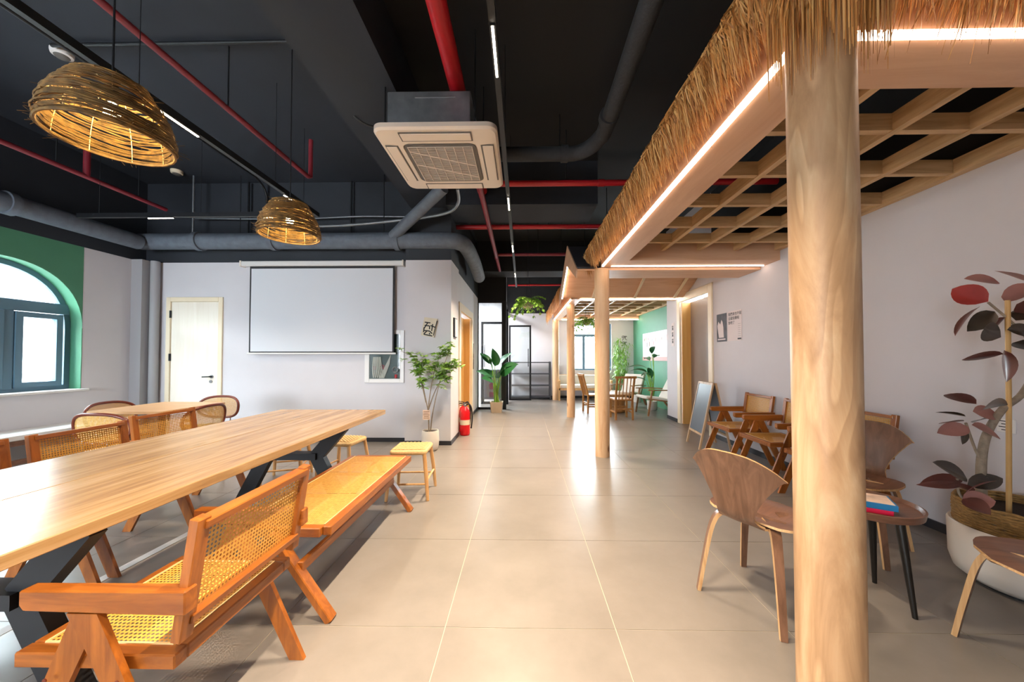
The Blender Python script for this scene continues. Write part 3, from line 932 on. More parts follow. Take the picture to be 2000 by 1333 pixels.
# ------------------------------------------------------------------ ceiling cassette air conditioner
t = thing('cassette_air_conditioner', 'square white cassette air conditioner hanging below the black ceiling', 'air conditioner', (-0.67, 3.06, 2.97))
def rrect(w, h, r, z, n=6):
    pts = []
    for cx_, cy_, a0 in ((w / 2 - r, h / 2 - r, 0), (-w / 2 + r, h / 2 - r, PI / 2), (-w / 2 + r, -h / 2 + r, PI), (w / 2 - r, -h / 2 + r, 1.5 * PI)):
        for k in range(n + 1):
            a = a0 + PI / 2 * k / n
            pts.append((cx_ + r * math.cos(a), cy_ + r * math.sin(a), z))
    return pts
def ring_loft(rings, mb=None, cap0=True, cap1=True):
    mb = mb or MB()
    n = len(rings[0])
    vs = [p for rg in rings for p in rg]
    fs = [(i * n + k, i * n + (k + 1) % n, (i + 1) * n + (k + 1) % n, (i + 1) * n + k) for i in range(len(rings) - 1) for k in range(n)]
    if cap0: fs.append(tuple(range(n - 1, -1, -1)))
    if cap1: fs.append(tuple((len(rings) - 1) * n + k for k in range(n)))
    return mb.add(vs, fs)
ring_loft([rrect(0.60, 0.60, 0.06, 0.012), rrect(0.60, 0.60, 0.06, -0.012), rrect(0.66, 0.66, 0.07, -0.014), rrect(0.92, 0.92, 0.07, -0.004), rrect(0.95, 0.95, 0.08, 0.012), rrect(0.95, 0.95, 0.08, 0.045)]).build('fascia_panel', M['plastic'], t, smooth=30)
gr = ring_loft([rrect(0.585, 0.585, 0.05, -0.011), rrect(0.585, 0.585, 0.05, -0.016)]).build('intake_back', M['grille'], t)
mb = MB()
for k in range(24):
    u = -0.262 + 0.524 * k / 23
    mb.cbox((0, u, -0.019), (0.53, 0.0105, 0.006))
tag(mb.build('intake_louvres', M['louvre'], t), kind='stuff')
mb = MB()
for k in range(8):
    u = -0.26 + 0.52 * k / 7
    mb.cbox((u, 0, -0.020), (0.004, 0.53, 0.008))
for s in (-0.11, 0.08):
    mb.bar((-0.26, s - 0.1, -0.024), (0.26, s + 0.12, -0.024), 0.008, 0.004)
mb.build('grille_bars', M['plastic'], t)
for k in range(4):
    a = PI / 2 * k
    cs, sn = math.cos(a), math.sin(a)
    c = (0.385 * cs, 0.385 * sn)
    sl = MB().cbox((c[0], c[1], -0.0115), (0.105, 0.56, 0.006), a).build('outlet_slot', M['grille'], t)
    MB().cbox((c[0] + 0.004 * cs, c[1] + 0.004 * sn, -0.017), (0.085, 0.54, 0.008), a).build('louvre_flap', M['plastic'], sl, bevel=0.003)
MB().box((-0.40, -0.34, 0.03), (0.26, 0.34, 0.385)).build('casing', M['galv'], t, bevel=0.006)
MB().box((-0.18, -0.347, 0.12), (0.14, -0.34, 0.128)).box((-0.18, -0.347, 0.33), (0.14, -0.34, 0.336)).build('seam', M['steel'], t)
for x, y in ((-0.43, -0.3), (0.29, -0.3), (-0.43, 0.3), (0.29, 0.3)):
    MB().tube([(x, y, 0.10), (x, y, ZC - 2.97)], 0.006, 6).build('hanger_rod', M['blackmetal'], t)
    MB().cbox((x, y, 0.1), (0.07, 0.03, 0.02)).build('hanger_lug', M['galv'], t)
MB().tube([(-0.40, -0.25, 0.1), (-0.47, -0.25, 0.1)], 0.018, 8).tube([(-0.40, -0.18, 0.09), (-0.45, -0.18, 0.09)], 0.012, 8).build('pipe_stub', M['galv'], t, smooth=40)

# ================================================================== LOG COLUMNS
def log_column(label, x, y, r, h, mt, seed, knots=()):
    rnd = random.Random(seed)
    ph = [rnd.uniform(0, 6.28) for _ in range(6)]
    n, mrows = 36, 40
    mb = MB()
    vs, fs = [], []
    for i in range(mrows + 1):
        z = h * i / mrows
        for k in range(n):
            a = 2 * PI * k / n
            rr = r * (1 + 0.012 * math.sin(2 * a + ph[0] + z) + 0.008 * math.sin(3 * a + ph[1] - 1.7 * z) + 0.010 * math.sin(1.3 * z + ph[2]))
            for (ka, kz, s) in knots:
                da = (a - ka + PI) % (2 * PI) - PI
                rr += s * math.exp(-((da / 0.25) ** 2 + ((z - kz) / 0.06) ** 2))
            vs.append((rr * math.cos(a), rr * math.sin(a), z))
    for i in range(mrows):
        for k in range(n):
            fs.append((i * n + k, i * n + (k + 1) % n, (i + 1) * n + (k + 1) % n, (i + 1) * n + k))
    fs += [tuple(range(n - 1, -1, -1)), tuple(mrows * n + k for k in range(n))]
    mb.add(vs, fs)
    o = mb.build('log_column', mt, None, smooth=60)
    o.location = (x, y, 0)
    return tag(o, label, 'column')

log_column('thick peeled pine log column in the foreground under the thatch', 1.015, 1.20, 0.092, 2.385, M['pine'], 1, [(-2.2, 0.9, 0.006), (-1.2, 1.6, 0.006)])
log_column('knotty pine log column second from the camera', 1.015, 4.52, 0.092, 2.385, M['pineknot'], 2, [(-1.3, 0.4, 0.006)])
log_column('slim pine log column third from the camera', 1.015, 7.45, 0.083, 2.385, M['pineknot'], 3)
log_column('pale pine log column standing against the far wall', 0.98, 10.45, 0.10, 2.385, M['pineknot'], 4)

# ================================================================== THATCHED CANOPIES
def strand_mesh(name, specs, mt, seed):
    """specs: list of point paths (each a list of Vector) turned to thin tapering blades"""
    rnd = random.Random(seed)
    V_, F_, mi = [], [], []
    for pts in specs:
        n = len(pts)
        w = rnd.uniform(0.0028, 0.0065)
        d = (pts[-1] - pts[0])
        side = Vector((rnd.uniform(-1, 1), rnd.uniform(-1, 1), rnd.uniform(-0.3, 0.3)))
        side = (side - d * side.dot(d) / max(d.length_squared, 1e-9)).normalized()
        o = len(V_)
        for i, p in enumerate(pts):
            ww = w * (1 - 0.85 * (i / (n - 1)) ** 1.5)
            V_.append(tuple(p - side * ww)); V_.append(tuple(p + side * ww))
        k = rnd.choice((0, 0, 1, 1, 2))
        for i in range(n - 1):
            F_.append((o + 2 * i, o + 2 * i + 1, o + 2 * i + 3, o + 2 * i + 2))
            mi.append(k)
    me = bpy.data.meshes.new(name)
    me.from_pydata(V_, [], F_)
    me.polygons.foreach_set('material_index', mi)
    me.polygons.foreach_set('use_smooth', [True] * len(F_))
    for x in mt: me.materials.append(x)
    return me

M['straw1'] = mat('straw_golden', '#c68a4a', 0.42)
M['straw2'] = mat('straw_light', '#dfb070', 0.42)
M['straw3'] = mat('straw_brown', '#93602c', 0.5)
M['strawcore'] = mat('straw_core', '#7c4a20', 0.8, var=0.4, vscale=50, bump=0.8, bscale=60, stretch=(1, 1, 1))
STRAW = [M['straw1'], M['straw2'], M['straw3']]

def thatch_side(rnd, axis, s0, s1, count, base, sign, drop=0.0, spread=1.0):
    """strands of a thatch skirt running along axis ('y' or 'x') from s0 to s1; base = coordinate of the beam's outer face,
    sign = direction outwards; strands come in clumps with ragged tips; returns a list of paths"""
    out = []
    per = 9
    for _ in range(count // per):
        s = rnd.uniform(s0, s1)
        z_c = 2.43 + 0.10 * rnd.random() - drop * rnd.random() ** 0.7
        o_c = 0.05 + 0.055 * rnd.random()
        m_c = 0.105 + 0.045 * rnd.random()
        dc = rnd.gauss(0, 0.035) * spread
        for _k in range(per):
            sk = s + rnd.gauss(0, 0.012)
            z_tip = z_c + 0.05 * rnd.gauss(0, 1)
            if rnd.random() < 0.06: z_tip -= 0.06 * rnd.random()
            o_tip = o_c + rnd.gauss(0, 0.012)
            o_mid = m_c + rnd.gauss(0, 0.008)
            zm = 2.61 + 0.06 * rnd.random()
            z_top = 2.80 + 0.07 * rnd.random()
            ds = dc + rnd.gauss(0, 0.02) * spread
            P = []
            for t_, o_, z_ in ((0, -0.04, z_top), (0.25, 0.06, z_top - 0.05), (0.55, o_mid, zm), (0.8, (o_mid + o_tip) / 2 + 0.008, (zm + z_tip) / 2), (1, o_tip, z_tip)):
                a = base + sign * o_
                b_ = sk + ds * t_ * t_
                P.append(Vector((a, b_, z_)) if axis == 'y' else Vector((b_, a, z_)))
            out.append(P)
    return out

def core(mb, axis, s0, s1, base, sign):
    prof = [(-0.05, 2.80), (0.04, 2.78), (0.09, 2.70), (0.10, 2.62), (0.07, 2.57), (0.012, 2.56), (-0.05, 2.58)]
    P = [((base + sign * o_, s0, z) if axis == 'y' else (s0, base + sign * o_, z)) for o_, z in prof]
    mb.prism(P, (0, s1 - s0, 0) if axis == 'y' else (s1 - s0, 0, 0))

ZU = 2.39
cn = thing('thatched_canopy', 'thatched plywood canopy with lattice ceiling along the right wall', 'canopy', (0, 0, 0))
MB().box((0.99, 1.24, ZU), (1.25, 4.45, 2.66)).build('side_beam', M['ply'], cn)
MB().box((1.25, 1.24, ZU), (2.998, 1.495, 2.66)).build('front_beam', M['plyx'], cn)
MB().box((1.25, 4.125, ZU), (2.998, 4.45, 2.66)).build('rear_beam', M['plyx'], cn)
MB().box((2.93, 1.495, 2.50), (2.998, 4.125, 2.60)).build('wall_rail', M['slat'], cn)
for x in (1.64, 2.06, 2.48):
    MB().box((x - 0.022, 1.495, 2.50), (x + 0.022, 4.125, 2.60)).build('lattice_bar', M['slat'], cn)
for y in (1.97, 2.44, 2.915, 3.385, 3.84):
    xs = [1.25, 1.64, 2.06, 2.48, 2.93]
    for a, b_ in zip(xs[:-1], xs[1:]):
        x0, x1 = a + (0.022 if a > 1.3 else 0), b_ - (0.022 if b_ < 2.9 else 0)
        bo = MB().box((x0, y - 0.02, 2.505), (x1, y + 0.02, 2.60)).build('lattice_block', M['slatx'], cn)
LEDW = 0.012
MB().box((0.982, 1.25, ZU - 0.012), (1.004, 4.36, ZU + 0.008)).build('led_strip', M['led'], cn)
MB().box((1.004, 1.230, ZU - 0.012), (2.995, 1.250, ZU + 0.008)).build('led_strip', M['led'], cn)
MB().box((1.10, 4.36, ZU - 0.010), (2.97, 4.372, ZU + 0.001)).build('led_strip', M['led'], cn)
rnd = random.Random(11)
mb = MB()
core(mb, 'y', 1.16, 4.75, 0.99, -1)
core(mb, 'x', 0.94, 2.998, 1.24, -1)
mb.build('thatch_bed', M['strawcore'], cn)
paths = thatch_side(rnd, 'y', 1.05, 4.85, 11000, 0.99, -1)
tag(link('thatch', strand_mesh('thatch', paths, STRAW, 3), cn), kind='stuff')
paths = thatch_side(rnd, 'x', 0.86, 2.99, 3300, 1.24, -1, drop=0.10, spread=1.4)
for k in range(520):     # long loose strands hanging round the corner post
    a = rnd.uniform(PI * 0.95, PI * 1.75)
    c = Vector((1.02, 1.20, 0))
    r0, r1 = rnd.uniform(0.10, 0.13), rnd.uniform(0.11, 0.17)
    zt = rnd.uniform(2.13, 2.44)
    a2 = a + rnd.gauss(0, 0.25)
    paths.append([c + Vector((r0 * math.cos(a), r0 * math.sin(a), 2.66)), c + Vector((r1 * math.cos(a), r1 * math.sin(a), 2.55)), c + Vector((r1 * 1.02 * math.cos(a2), r1 * 1.02 * math.sin(a2), (2.55 + zt) / 2)), c + Vector((r1 * 1.0 * math.cos(a2), r1 * 1.0 * math.sin(a2), zt))])
tag(link('thatch', strand_mesh('thatch', paths, STRAW, 4), cn), kind='stuff')

# gabled plywood roof between the canopies
gb = thing('gabled_entrance_roof', 'small black topped plywood gable roof between the two thatched canopies', 'roof', (0, 0, 0))
RX0, RX1 = 0.70, 2.998
ey0, ey1, ry, ez, rz_ = 4.52, 6.55, 5.42, 2.37, 2.92
def slope(y0, z0, y1, z1, th, mt, nm, x0=RX0, x1=RX1):
    d = Vector((0, y1 - y0, z1 - z0)).normalized()
    nn = Vector((1, 0, 0)).cross(d)
    return MB().prism([(x0, y0, z0), (x0, y1, z1), (x0, y1 + nn.y * th, z1 + nn.z * th), (x0, y0 + nn.y * th, z0 + nn.z * th)], (x1 - x0, 0, 0)).build(nm, mt, gb)
slope(ey0, ez, ry, rz_, 0.02, M['plyx'], 'near_slope_lining')
slope(ry, rz_, ey1, ez, 0.02, M['plyx'], 'far_slope_lining')
slope(ey0, ez + 0.03, ry, rz_ + 0.03, 0.02, M['black'], 'near_roofing')
slope(ry, rz_ + 0.03, ey1, ez + 0.03, 0.02, M['black'], 'far_roofing')
MB().prism([(RX0 - 0.015, ey0 - 0.02, ez - 0.10), (RX0 - 0.015, ey0 - 0.02, ez + 0.03), (RX0 - 0.015, ry, rz_ + 0.06), (RX0 - 0.015, ey1, ez + 0.03), (RX0 - 0.015, ey1, ez - 0.16), (RX0 - 0.015, ry + 0.1, rz_ - 0.22)], (0.014, 0, 0)).build('gable_board', M['ply'], gb)
for x in (1.30, 2.07, 2.80):
    dv = Vector((0, ey1 - ry, ez - rz_))
    MB().bar((x, ry + 0.05, rz_ - 0.05), (x, ey1 - 0.02, ez - 0.012), 0.04, 0.03).build('rib', M['cream'], gb)
MB().box((1.06, 4.46, ZU - 0.03), (2.998, 4.92, ZU)).build('eave_soffit', M['plyx'], gb)
MB().bar((RX0 + 0.03, ry + 0.1, rz_ - 0.09), (RX0 + 0.03, ey1 - 0.05, ez - 0.03), 0.02, 0.012).build('led_strip', M['led'], gb)

# second canopy over the far seating corner
cn2 = thing('thatched_canopy', 'smaller thatched canopy over the far seating corner', 'canopy', (0, 0, 0))
Y0, Y1, XE = 6.75, 10.6, 3.42
MB().box((0.93, Y0 - 0.0, ZU - 0.02), (1.13, Y1, 2.62)).build('side_beam', M['ply'], cn2)
MB().box((1.13, Y0, ZU - 0.02), (2.995, Y0 + 0.22, 2.62)).build('front_beam', M['plyx'], cn2)
MB().box((1.13, Y1 - 0.2, ZU - 0.02), (XE, Y1, 2.62)).build('rear_beam', M['plyx'], cn2)
MB().box((XE - 0.06, 7.38, 2.48), (XE, Y1 - 0.2, 2.56)).build('wall_rail', M['slat'], cn2)
for x in (1.55, 2.0, 2.45, 2.9):
    MB().box((x - 0.02, Y0 + 0.22, 2.48), (x + 0.02, Y1 - 0.2, 2.56)).build('lattice_bar', M['slat'], cn2)
for k in range(6):
    y = 7.5 + 0.5 * k
    xs = [1.13, 1.55, 2.0, 2.45, 2.9, XE - 0.06]
    for a, b_ in zip(xs[:-1], xs[1:]):
        MB().box((a + 0.02, y - 0.02, 2.485), (b_ - 0.02, y + 0.02, 2.56)).build('lattice_block', M['slatx'], cn2)
MB().box((0.918, Y0 + 0.05, ZU - 0.03), (0.938, Y1, ZU - 0.012)).build('led_strip', M['led2'], cn2)
MB().box((1.10, Y0 - 0.012, ZU - 0.03), (2.99, Y0 + 0.004, ZU - 0.012)).build('led_strip', M['led2'], cn2)
MB().box((1.15, Y1 - 0.22, ZU - 0.03), (XE - 0.02, Y1 - 0.205, ZU - 0.012)).build('led_strip', M['led2'], cn2)
mb = MB(); core(mb, 'y', 7.1, 10.62, 0.93, -1)
mb.build('thatch_bed', M['strawcore'], cn2)
paths = [[p + Vector((-0.03 * i, 0, -0.025 * i)) for i, p in enumerate(P)] for P in thatch_side(rnd, 'y', 7.0, 10.7, 4000, 0.93, -1)]
tag(link('thatch', strand_mesh('thatch', paths, STRAW, 6), cn2), kind='stuff')

# ================================================================== LONG TABLE
t = thing('dining_table', 'long solid wood table with black angled steel legs', 'table', (-1.825, 2.0, 0))
TX, TY0, TY1 = 0.507, -1.42, 1.37
MB().box((-TX, TY0, 0.708), (-0.002, TY1, 0.75)).build('top_plank', M['oak'], t, bevel=0.003)
MB().box((0.002, TY0, 0.708), (TX, TY1, 0.75)).build('top_plank', M['oak'], t, bevel=0.003)
for y in (-0.86, 0.77):
    tr = MB().box((-0.21, y - 0.045, 0.45), (0.21, y + 0.045, 0.50)).build('trestle_bar', M['blackmetal'], t)
    for s in (-1, 1):
        MB().sweep([(s * 0.20, y, 0.475), (s * 0.40, y, 0.708)], [0.10, 0.10], 0.05, up=(0, 1, 0.001)).build('upper_arm', M['blackmetal'], tr)
        MB().sweep([(s * 0.20, y, 0.475), (s * 0.45, y, 0.0)], [0.10, 0.10], 0.05, up=(0, 1, 0.001)).build('leg', M['blackmetal'], tr)
for y in (-0.5, 0.5):
    MB().prism([(-0.30, y, 0.708), (-0.26, y, 0.672), (0.26, y, 0.672), (0.30, y, 0.708)], (0, 0.05, 0)).build('cross_batten', M['oakedge'], t)

# ================================================================== CANE ARMCHAIRS (front = +X)
def frame_panel(P, u, v, lw, mt_frame, mt_cane, parent, nm, uvax, th=0.035, bead=True, mtu=None):
    pass

def armchair():
    t = thing('cane_armchair', 'x', 'chair')
    # seat frame + cane
    for s in (-1, 1):
        MB().box((-0.23, s * 0.225 - 0.02, 0.378), (0.23, s * 0.225 + 0.02, 0.42)).build('seat_rail', M['teakx'], t, bevel=0.004)
    MB().box((0.19, -0.205, 0.378), (0.23, 0.205, 0.42)).build('seat_rail', M['teaky'], t, bevel=0.004)
    MB().box((-0.23, -0.205, 0.378), (-0.19, 0.205, 0.42)).build('seat_rail', M['teaky'], t, bevel=0.004)
    c = MB().add([(-0.195, -0.21, 0.4185), (0.195, -0.21, 0.4185), (0.195, 0.21, 0.4185), (-0.195, 0.21, 0.4185)], [(0, 1, 2, 3)]).build('seat_cane', M['cane'], t, uv='XY')
    mb = MB()
    for a, b_ in (((-0.19, -0.205), (0.19, -0.205)), ((0.19, -0.205), (0.19, 0.205)), ((0.19, 0.205), (-0.19, 0.205)), ((-0.19, 0.205), (-0.19, -0.205))):
        mb.bar((*a, 0.421), (*b_, 0.421), 0.006, 0.004)
    mb.build('cane_bead', M['bead'], c)
    # backrest, leaning: bottom (x=-.245,z=.495) to top (x=-.285,z=.80)
    def bp(y, u, off=0.0):
        return (-0.245 - 0.045 * u + off, y, 0.49 + 0.31 * u)
    lean = Vector((-0.045, 0, 0.31)).normalized()
    nrm = Vector((0.31, 0, 0.045)).normalized()
    br = MB().sweep([bp(-0.235, 0.93), bp(0.235, 0.93)], 0.026, 0.042, up=nrm).build('back_rail', M['teaky'], t, bevel=0.003)
    MB().sweep([bp(-0.235, 0.07), bp(0.235, 0.07)], 0.026, 0.042, up=nrm).build('back_rail', M['teaky'], t, bevel=0.003)
    for s in (-1, 1):
        MB().sweep([bp(s * 0.236, -0.10), bp(s * 0.236, 1.0)], 0.042, 0.030, up=(1, 0, 0)).build('back_stile', M['teak'], t, bevel=0.003)
    cp = [bp(-0.22, 0.12), bp(0.22, 0.12), bp(0.22, 0.88), bp(-0.22, 0.88)]
    MB().add(cp, [(0, 1, 2, 3)]).build('back_cane', M['cane'], t, uv='YZ')
    # arms and A-shaped legs
    for s in (-1, 1):
        y = s * 0.255
        ar = MB().prism([(-0.285, y - 0.02, 0.548), (0.165, y - 0.02, 0.556), (0.178, y - 0.02, 0.572), (0.178, y - 0.02, 0.612), (-0.285, y - 0.02, 0.615)], (0, 0.04, 0)).build('armrest', M['teakx'], t, bevel=0.004)
        MB().prism([(-0.045, y - 0.017, 0.552), (0.045, y - 0.017, 0.552), (0.275, y - 0.017, 0.0), (0.215, y - 0.017, 0.0), (0.0, y - 0.017, 0.475)], (0, 0.017, 0)).build('leg', M['teak'], t)
        MB().prism([(-0.040, y, 0.551), (0.045, y, 0.551), (0.0, y, 0.475), (-0.235, y, 0.0), (-0.295, y, 0.0)], (0, 0.018, 0)).build('leg', M['teak'], t)
        mb = MB()
        for lx in (-1, 1):
            for z in (0.30, 0.37):
                xx = lx * (0.245 - 0.39 * z)
                mb.tube([(xx, y + s * 0.0165, z), (xx, y + s * 0.0190, z)], 0.006, 8)
        tag(mb.build('screw_caps', M['bent'], t), kind='stuff')
    return t

chair0 = armchair()
GA, GW = 'cane armchairs at the long table', 'cane armchairs along the right wall'
chair0.location = (-1.20, 1.225, 0); chair0.rotation_euler = (0, 0, PI)
tag(chair0, 'large cane armchair in the foreground with its back to the walkway', group=GA)
clone(chair0, (-2.58, 1.66, 0), 0.0, 'cane armchair across the table cut by the left edge of the photo', GA)
clone(chair0, (-2.575, 2.25, 0), 0.02, 'cane armchair across the table, middle of the three', GA)
clone(chair0, (-2.72, 2.91, 0), -0.02, 'cane armchair across the table nearest the pale door', GA)
clone(chair0, (2.63, 4.40, 0), PI, 'cane armchair on the right wall beside the chalkboard', GW)
clone(chair0, (2.63, 3.72, 0), PI, 'cane armchair on the right wall, middle one, half hidden by the log column', GW)
clone(chair0, (2.63, 3.05, 0), PI, 'cane armchair on the right wall almost hidden behind the foreground log column', GW)

# ------------------------------------------------------------------ cane bench
t = thing('cane_bench', 'long low teak bench with three cane seat panels beside the table', 'bench', (-1.197, 2.352, 0))
hx, hy = 0.234, 0.622
for s in (-1, 1):
    MB().box((s * hx - 0.022, -hy, 0.375), (s * hx + 0.022, hy, 0.42)).build('seat_rail', M['teaky'], t, bevel=0.004)
    MB().box((-hx + 0.022, s * hy - 0.022, 0.375), (hx - 0.022, s * hy + 0.022, 0.42)).build('seat_rail', M['teakx'], t, bevel=0.004)
for k in range(3):
    y0 = -hy + 0.02 + k * (2 * hy - 0.04) / 3
    y1 = y0 + (2 * hy - 0.04) / 3 - 0.005
    c = MB().add([(-hx + 0.02, y0, 0.4195), (hx - 0.02, y0, 0.4195), (hx - 0.02, y1, 0.4195), (-hx + 0.02, y1, 0.4195)], [(0, 1, 2, 3)]).build('cane_panel', M['canetight'], t, uv='XY')
    if k < 2:
        MB().box((-hx + 0.02, y1 - 0.002, 0.395), (hx - 0.02, y1 + 0.007, 0.417)).build('seat_slat', M['teakx'], t)
mb = MB()
for s in (-1, 1):
    mb.bar((s * (hx - 0.022), -hy + 0.02, 0.4215), (s * (hx - 0.022), hy - 0.02, 0.4215), 0.005, 0.003)
mb.build('cane_bead', M['bead'], t)
for y in (-0.665, 0.53):
    for s in (-1, 1):
        MB().sweep([(s * 0.0, y, 0.40), (s * 0.285, y, 0.0)], 0.035, 0.055, up=(0, 1, 0.001)).build('leg', M['teak'], t, bevel=0.004)
for s in (-1, 1):
    MB().bar((s * 0.13, -0.665, 0.245), (s * 0.13, 0.53, 0.245), 0.03, 0.05).build('stretcher', M['teaky'], t, bevel=0.004)

# ------------------------------------------------------------------ woven stools
def stool():
    t = thing('woven_stool', 'x', 'stool')
    hs = 0.145
    legs = [(-1, -1), (1, -1), (1, 1), (-1, 1)]
    for sx, sy in legs:
        MB().tube([(sx * (hs + 0.035), sy * (hs + 0.035), 0), (sx * (hs + 0.018), sy * (hs + 0.018), 0.2), (sx * (hs - 0.008), sy * (hs - 0.008), 0.425)], [0.013, 0.0175, 0.016], 10).build('leg', M['stoolwood'], t, smooth=50)
    for a, b_, z in ((0, 1, 0.14), (1, 2, 0.17), (2, 3, 0.14), (3, 0, 0.17)):
        k = (hs + 0.022)
        MB().tube([(legs[a][0] * k, legs[a][1] * k, z), (legs[b_][0] * k, legs[b_][1] * k, z)], 0.009, 8).build('stretcher', M['stoolwood'], t, smooth=50)
    rings = [rrect(2 * hs + 0.02, 2 * hs + 0.02, 0.03, 0.392), rrect(2 * hs + 0.035, 2 * hs + 0.035, 0.035, 0.402), rrect(2 * hs + 0.035, 2 * hs + 0.035, 0.035, 0.422), rrect(2 * hs + 0.015, 2 * hs + 0.015, 0.03, 0.432), rrect(2 * hs - 0.04, 2 * hs - 0.04, 0.03, 0.430)]
    se = ring_loft(rings).build('woven_seat', M['cord'], t, smooth=60)
    mb = MB()
    for k in range(15):
        u = -hs + 0.018 + (2 * hs - 0.036) * k / 14
        mb.bar((-hs - 0.002, u, 0.434), (hs + 0.002, u, 0.434), 0.013, 0.005)
        for j in range(7):
            w_ = -hs + 0.02 + (2 * hs - 0.04) * (j + 0.5 * (k % 2)) / 7
            mb.cbox((w_ + 0.01, u, 0.4375), (0.017, 0.017, 0.004))
    tag(mb.build('cord_weave', M['cord'], se), kind='stuff')
    return t
st0 = stool()
GS = 'woven stools around the end of the long table'
st0.location = (-1.02, 3.25, 0); st0.rotation_euler = (0, 0, 0.06)
tag(st0, 'small woven stool at the far end of the bench', group=GS)
clone(st0, (-1.80, 3.53, 0), -0.10, 'small woven stool at the head of the long table by the wall', GS)
clone(st0, (-2.42, 3.60, 0), 0.3, 'small woven stool half hidden under the far left table corner', GS)

# ================================================================== SECOND TABLE WITH BENTWOOD CHAIRS
t = thing('cafe_table', 'small square pale wood table by the pale door', 'table', (-3.70, 3.56, 0))
ring_loft([rrect(0.70, 0.70, 0.03, 0.722), rrect(0.72, 0.72, 0.03, 0.728), rrect(0.72, 0.72, 0.03, 0.75)]).build('table_top', M['oakx'], t)
MB().lathe([(0.03, 0.02), (0.03, 0.722)], 14).build('pedestal', M['blackmetal'], t, smooth=40)
MB().lathe([(0.22, 0), (0.22, 0.012), (0.04, 0.03)], 28).build('base_plate', M['blackmetal'], t, smooth=30)

def bentwood():
    t = thing('bentwood_cane_chair', 'x', 'chair')     # front = +X
    # oval back ring, wrapped slightly
    def ov(a, k=1.0):
        y = 0.245 * k * math.copysign(abs(math.cos(a)) ** 0.75, math.cos(a))
        z = 0.655 + 0.125 * k * math.copysign(abs(math.sin(a)) ** 0.8, math.sin(a))
        return (-0.20 - 0.10 * (z - 0.655) + 0.9 * y * y, y, z)
    MB().tube([ov(2 * PI * k / 40) for k in range(40)], 0.014, 8, True).build('back_hoop', M['bent'], t, smooth=60)
    g = [[None] * 15 for _ in range(9)]
    for i in range(9):
        v = -1 + 2 * i / 8
        for j in range(15):
            u = -1 + 2 * j / 14
            y = 0.24 * u
            hh = 0.12 * max(0.0, 1 - abs(u) ** 4) ** 0.5 if abs(u) < 1 else 0
            z = 0.655 + hh * v
            g[i][j] = (-0.20 - 0.10 * (z - 0.655) + 0.9 * y * y, y, z)
    MB().sheet(g).build('back_cane', M['canefine'], t, uv='YZ', smooth=60)
    MB().lathe([(0.20, 0.43), (0.215, 0.435), (0.215, 0.455), (0.20, 0.462)], 28, (0.0, 0, 0)).build('seat_hoop', M['bent'], t, smooth=40)
    MB().lathe([(0.0, 0.463), (0.185, 0.4635)], 28, (0, 0, 0), cap=False).build('seat_cane', M['canefine'], t, uv='XY')
    for s in (-1, 1):
        MB().tube(bez([(-0.18, s * 0.10, 0.43), (-0.20, s * 0.105, 0.5), (-0.19, s * 0.11, 0.56)], 5), 0.006, 6).build('back_post', M['steel'], t)
        MB().tube([(0.13, s * 0.13, 0.44), (0.18, s * 0.18, 0)], [0.015, 0.011], 8).build('leg', M['bent'], t, smooth=50)
        MB().tube([(-0.13, s * 0.13, 0.44), (-0.20, s * 0.18, 0)], [0.015, 0.011], 8).build('leg', M['bent'], t, smooth=50)
    return t
bw = bentwood()
GB = 'bentwood cane chairs at the small table'
bw.location = (-3.55, 3.07, 0); bw.rotation_euler = (0, 0, PI / 2)
tag(bw, 'dark bentwood chair with cane back, nearest to the camera at the small table', group=GB)
clone(bw, (-4.15, 3.63, 0), 0.05, 'bentwood cane chair at the window side of the small table', GB)
clone(bw, (-3.28, 3.42, 0), PI + 0.05, 'dark bentwood chair behind the row of armchairs, right of the small table', GB)
clone(bw, (-3.65, 4.02, 0), -PI / 2, 'pale cane bentwood chair across the small table, before the door', GB)

# window bench along the left wall
t = thing('window_bench', 'white topped wooden bench along the wall under the arched window', 'bench', (-5.46, 1.2, 0))
MB().box((-0.25, -3.0, 0.385), (0.22, 3.55, 0.44)).build('seat_top', M['white'], t, bevel=0.006)
MB().box((0.17, -3.0, 0.33), (0.21, 3.55, 0.385)).build('front_rail', M['walnuty'], t)
MB().box((0.16, -3.0, 0.13), (0.19, 3.55, 0.18)).build('lower_rail', M['walnuty'], t)
for k in range(5):
    y = -2.9 + 1.58 * k
    MB().box((0.16, y, 0), (0.21, y + 0.06, 0.385)).build('leg', M['walnut'], t)
    MB().box((-0.23, y, 0), (-0.18, y + 0.06, 0.385)).build('leg', M['walnut'], t)

# ================================================================== DOOR, SCREEN, HOSE CABINET ON BACK WALL
t = thing('door_3', 'pale wooden door with dark lever handle in the back wall', 'door', (-5.382, YB, 0), kind='structure')
MB().box((0, -0.02, 0), (0.066, 0.085, 2.163)).box((0.80, -0.02, 0), (0.866, 0.085, 2.163)).box((0.066, -0.02, 2.096), (0.80, 0.085, 2.163)).build('door_frame', M['cream'], t, bevel=0.005)
lf = MB().box((0.068, 0.0, 0.006), (0.798, 0.045, 2.094)).build('door_leaf', M['doorleaf'], t, bevel=0.003)
for z in (0.3, 1.2, 1.85):
    MB().box((0.060, -0.026, z), (0.074, 0.0, z + 0.11)).build('hinge', M['blackmetal'], lf)
MB().tube([(0.705, 0, 0.965), (0.705, -0.045, 0.965)], 0.012, 10).tube([(0.71, -0.05, 0.965), (0.60, -0.05, 0.962)], 0.009, 8).build('lever_handle', M['blackmetal'], lf, smooth=40)
MB().tube([(0.705, 0.0, 0.965), (0.705, -0.01, 0.965)], 0.026, 16).tube([(0.695, 0, 0.89), (0.695, -0.012, 0.89)], 0.022, 16).build('handle_rose', M['steel'], lf, smooth=40)

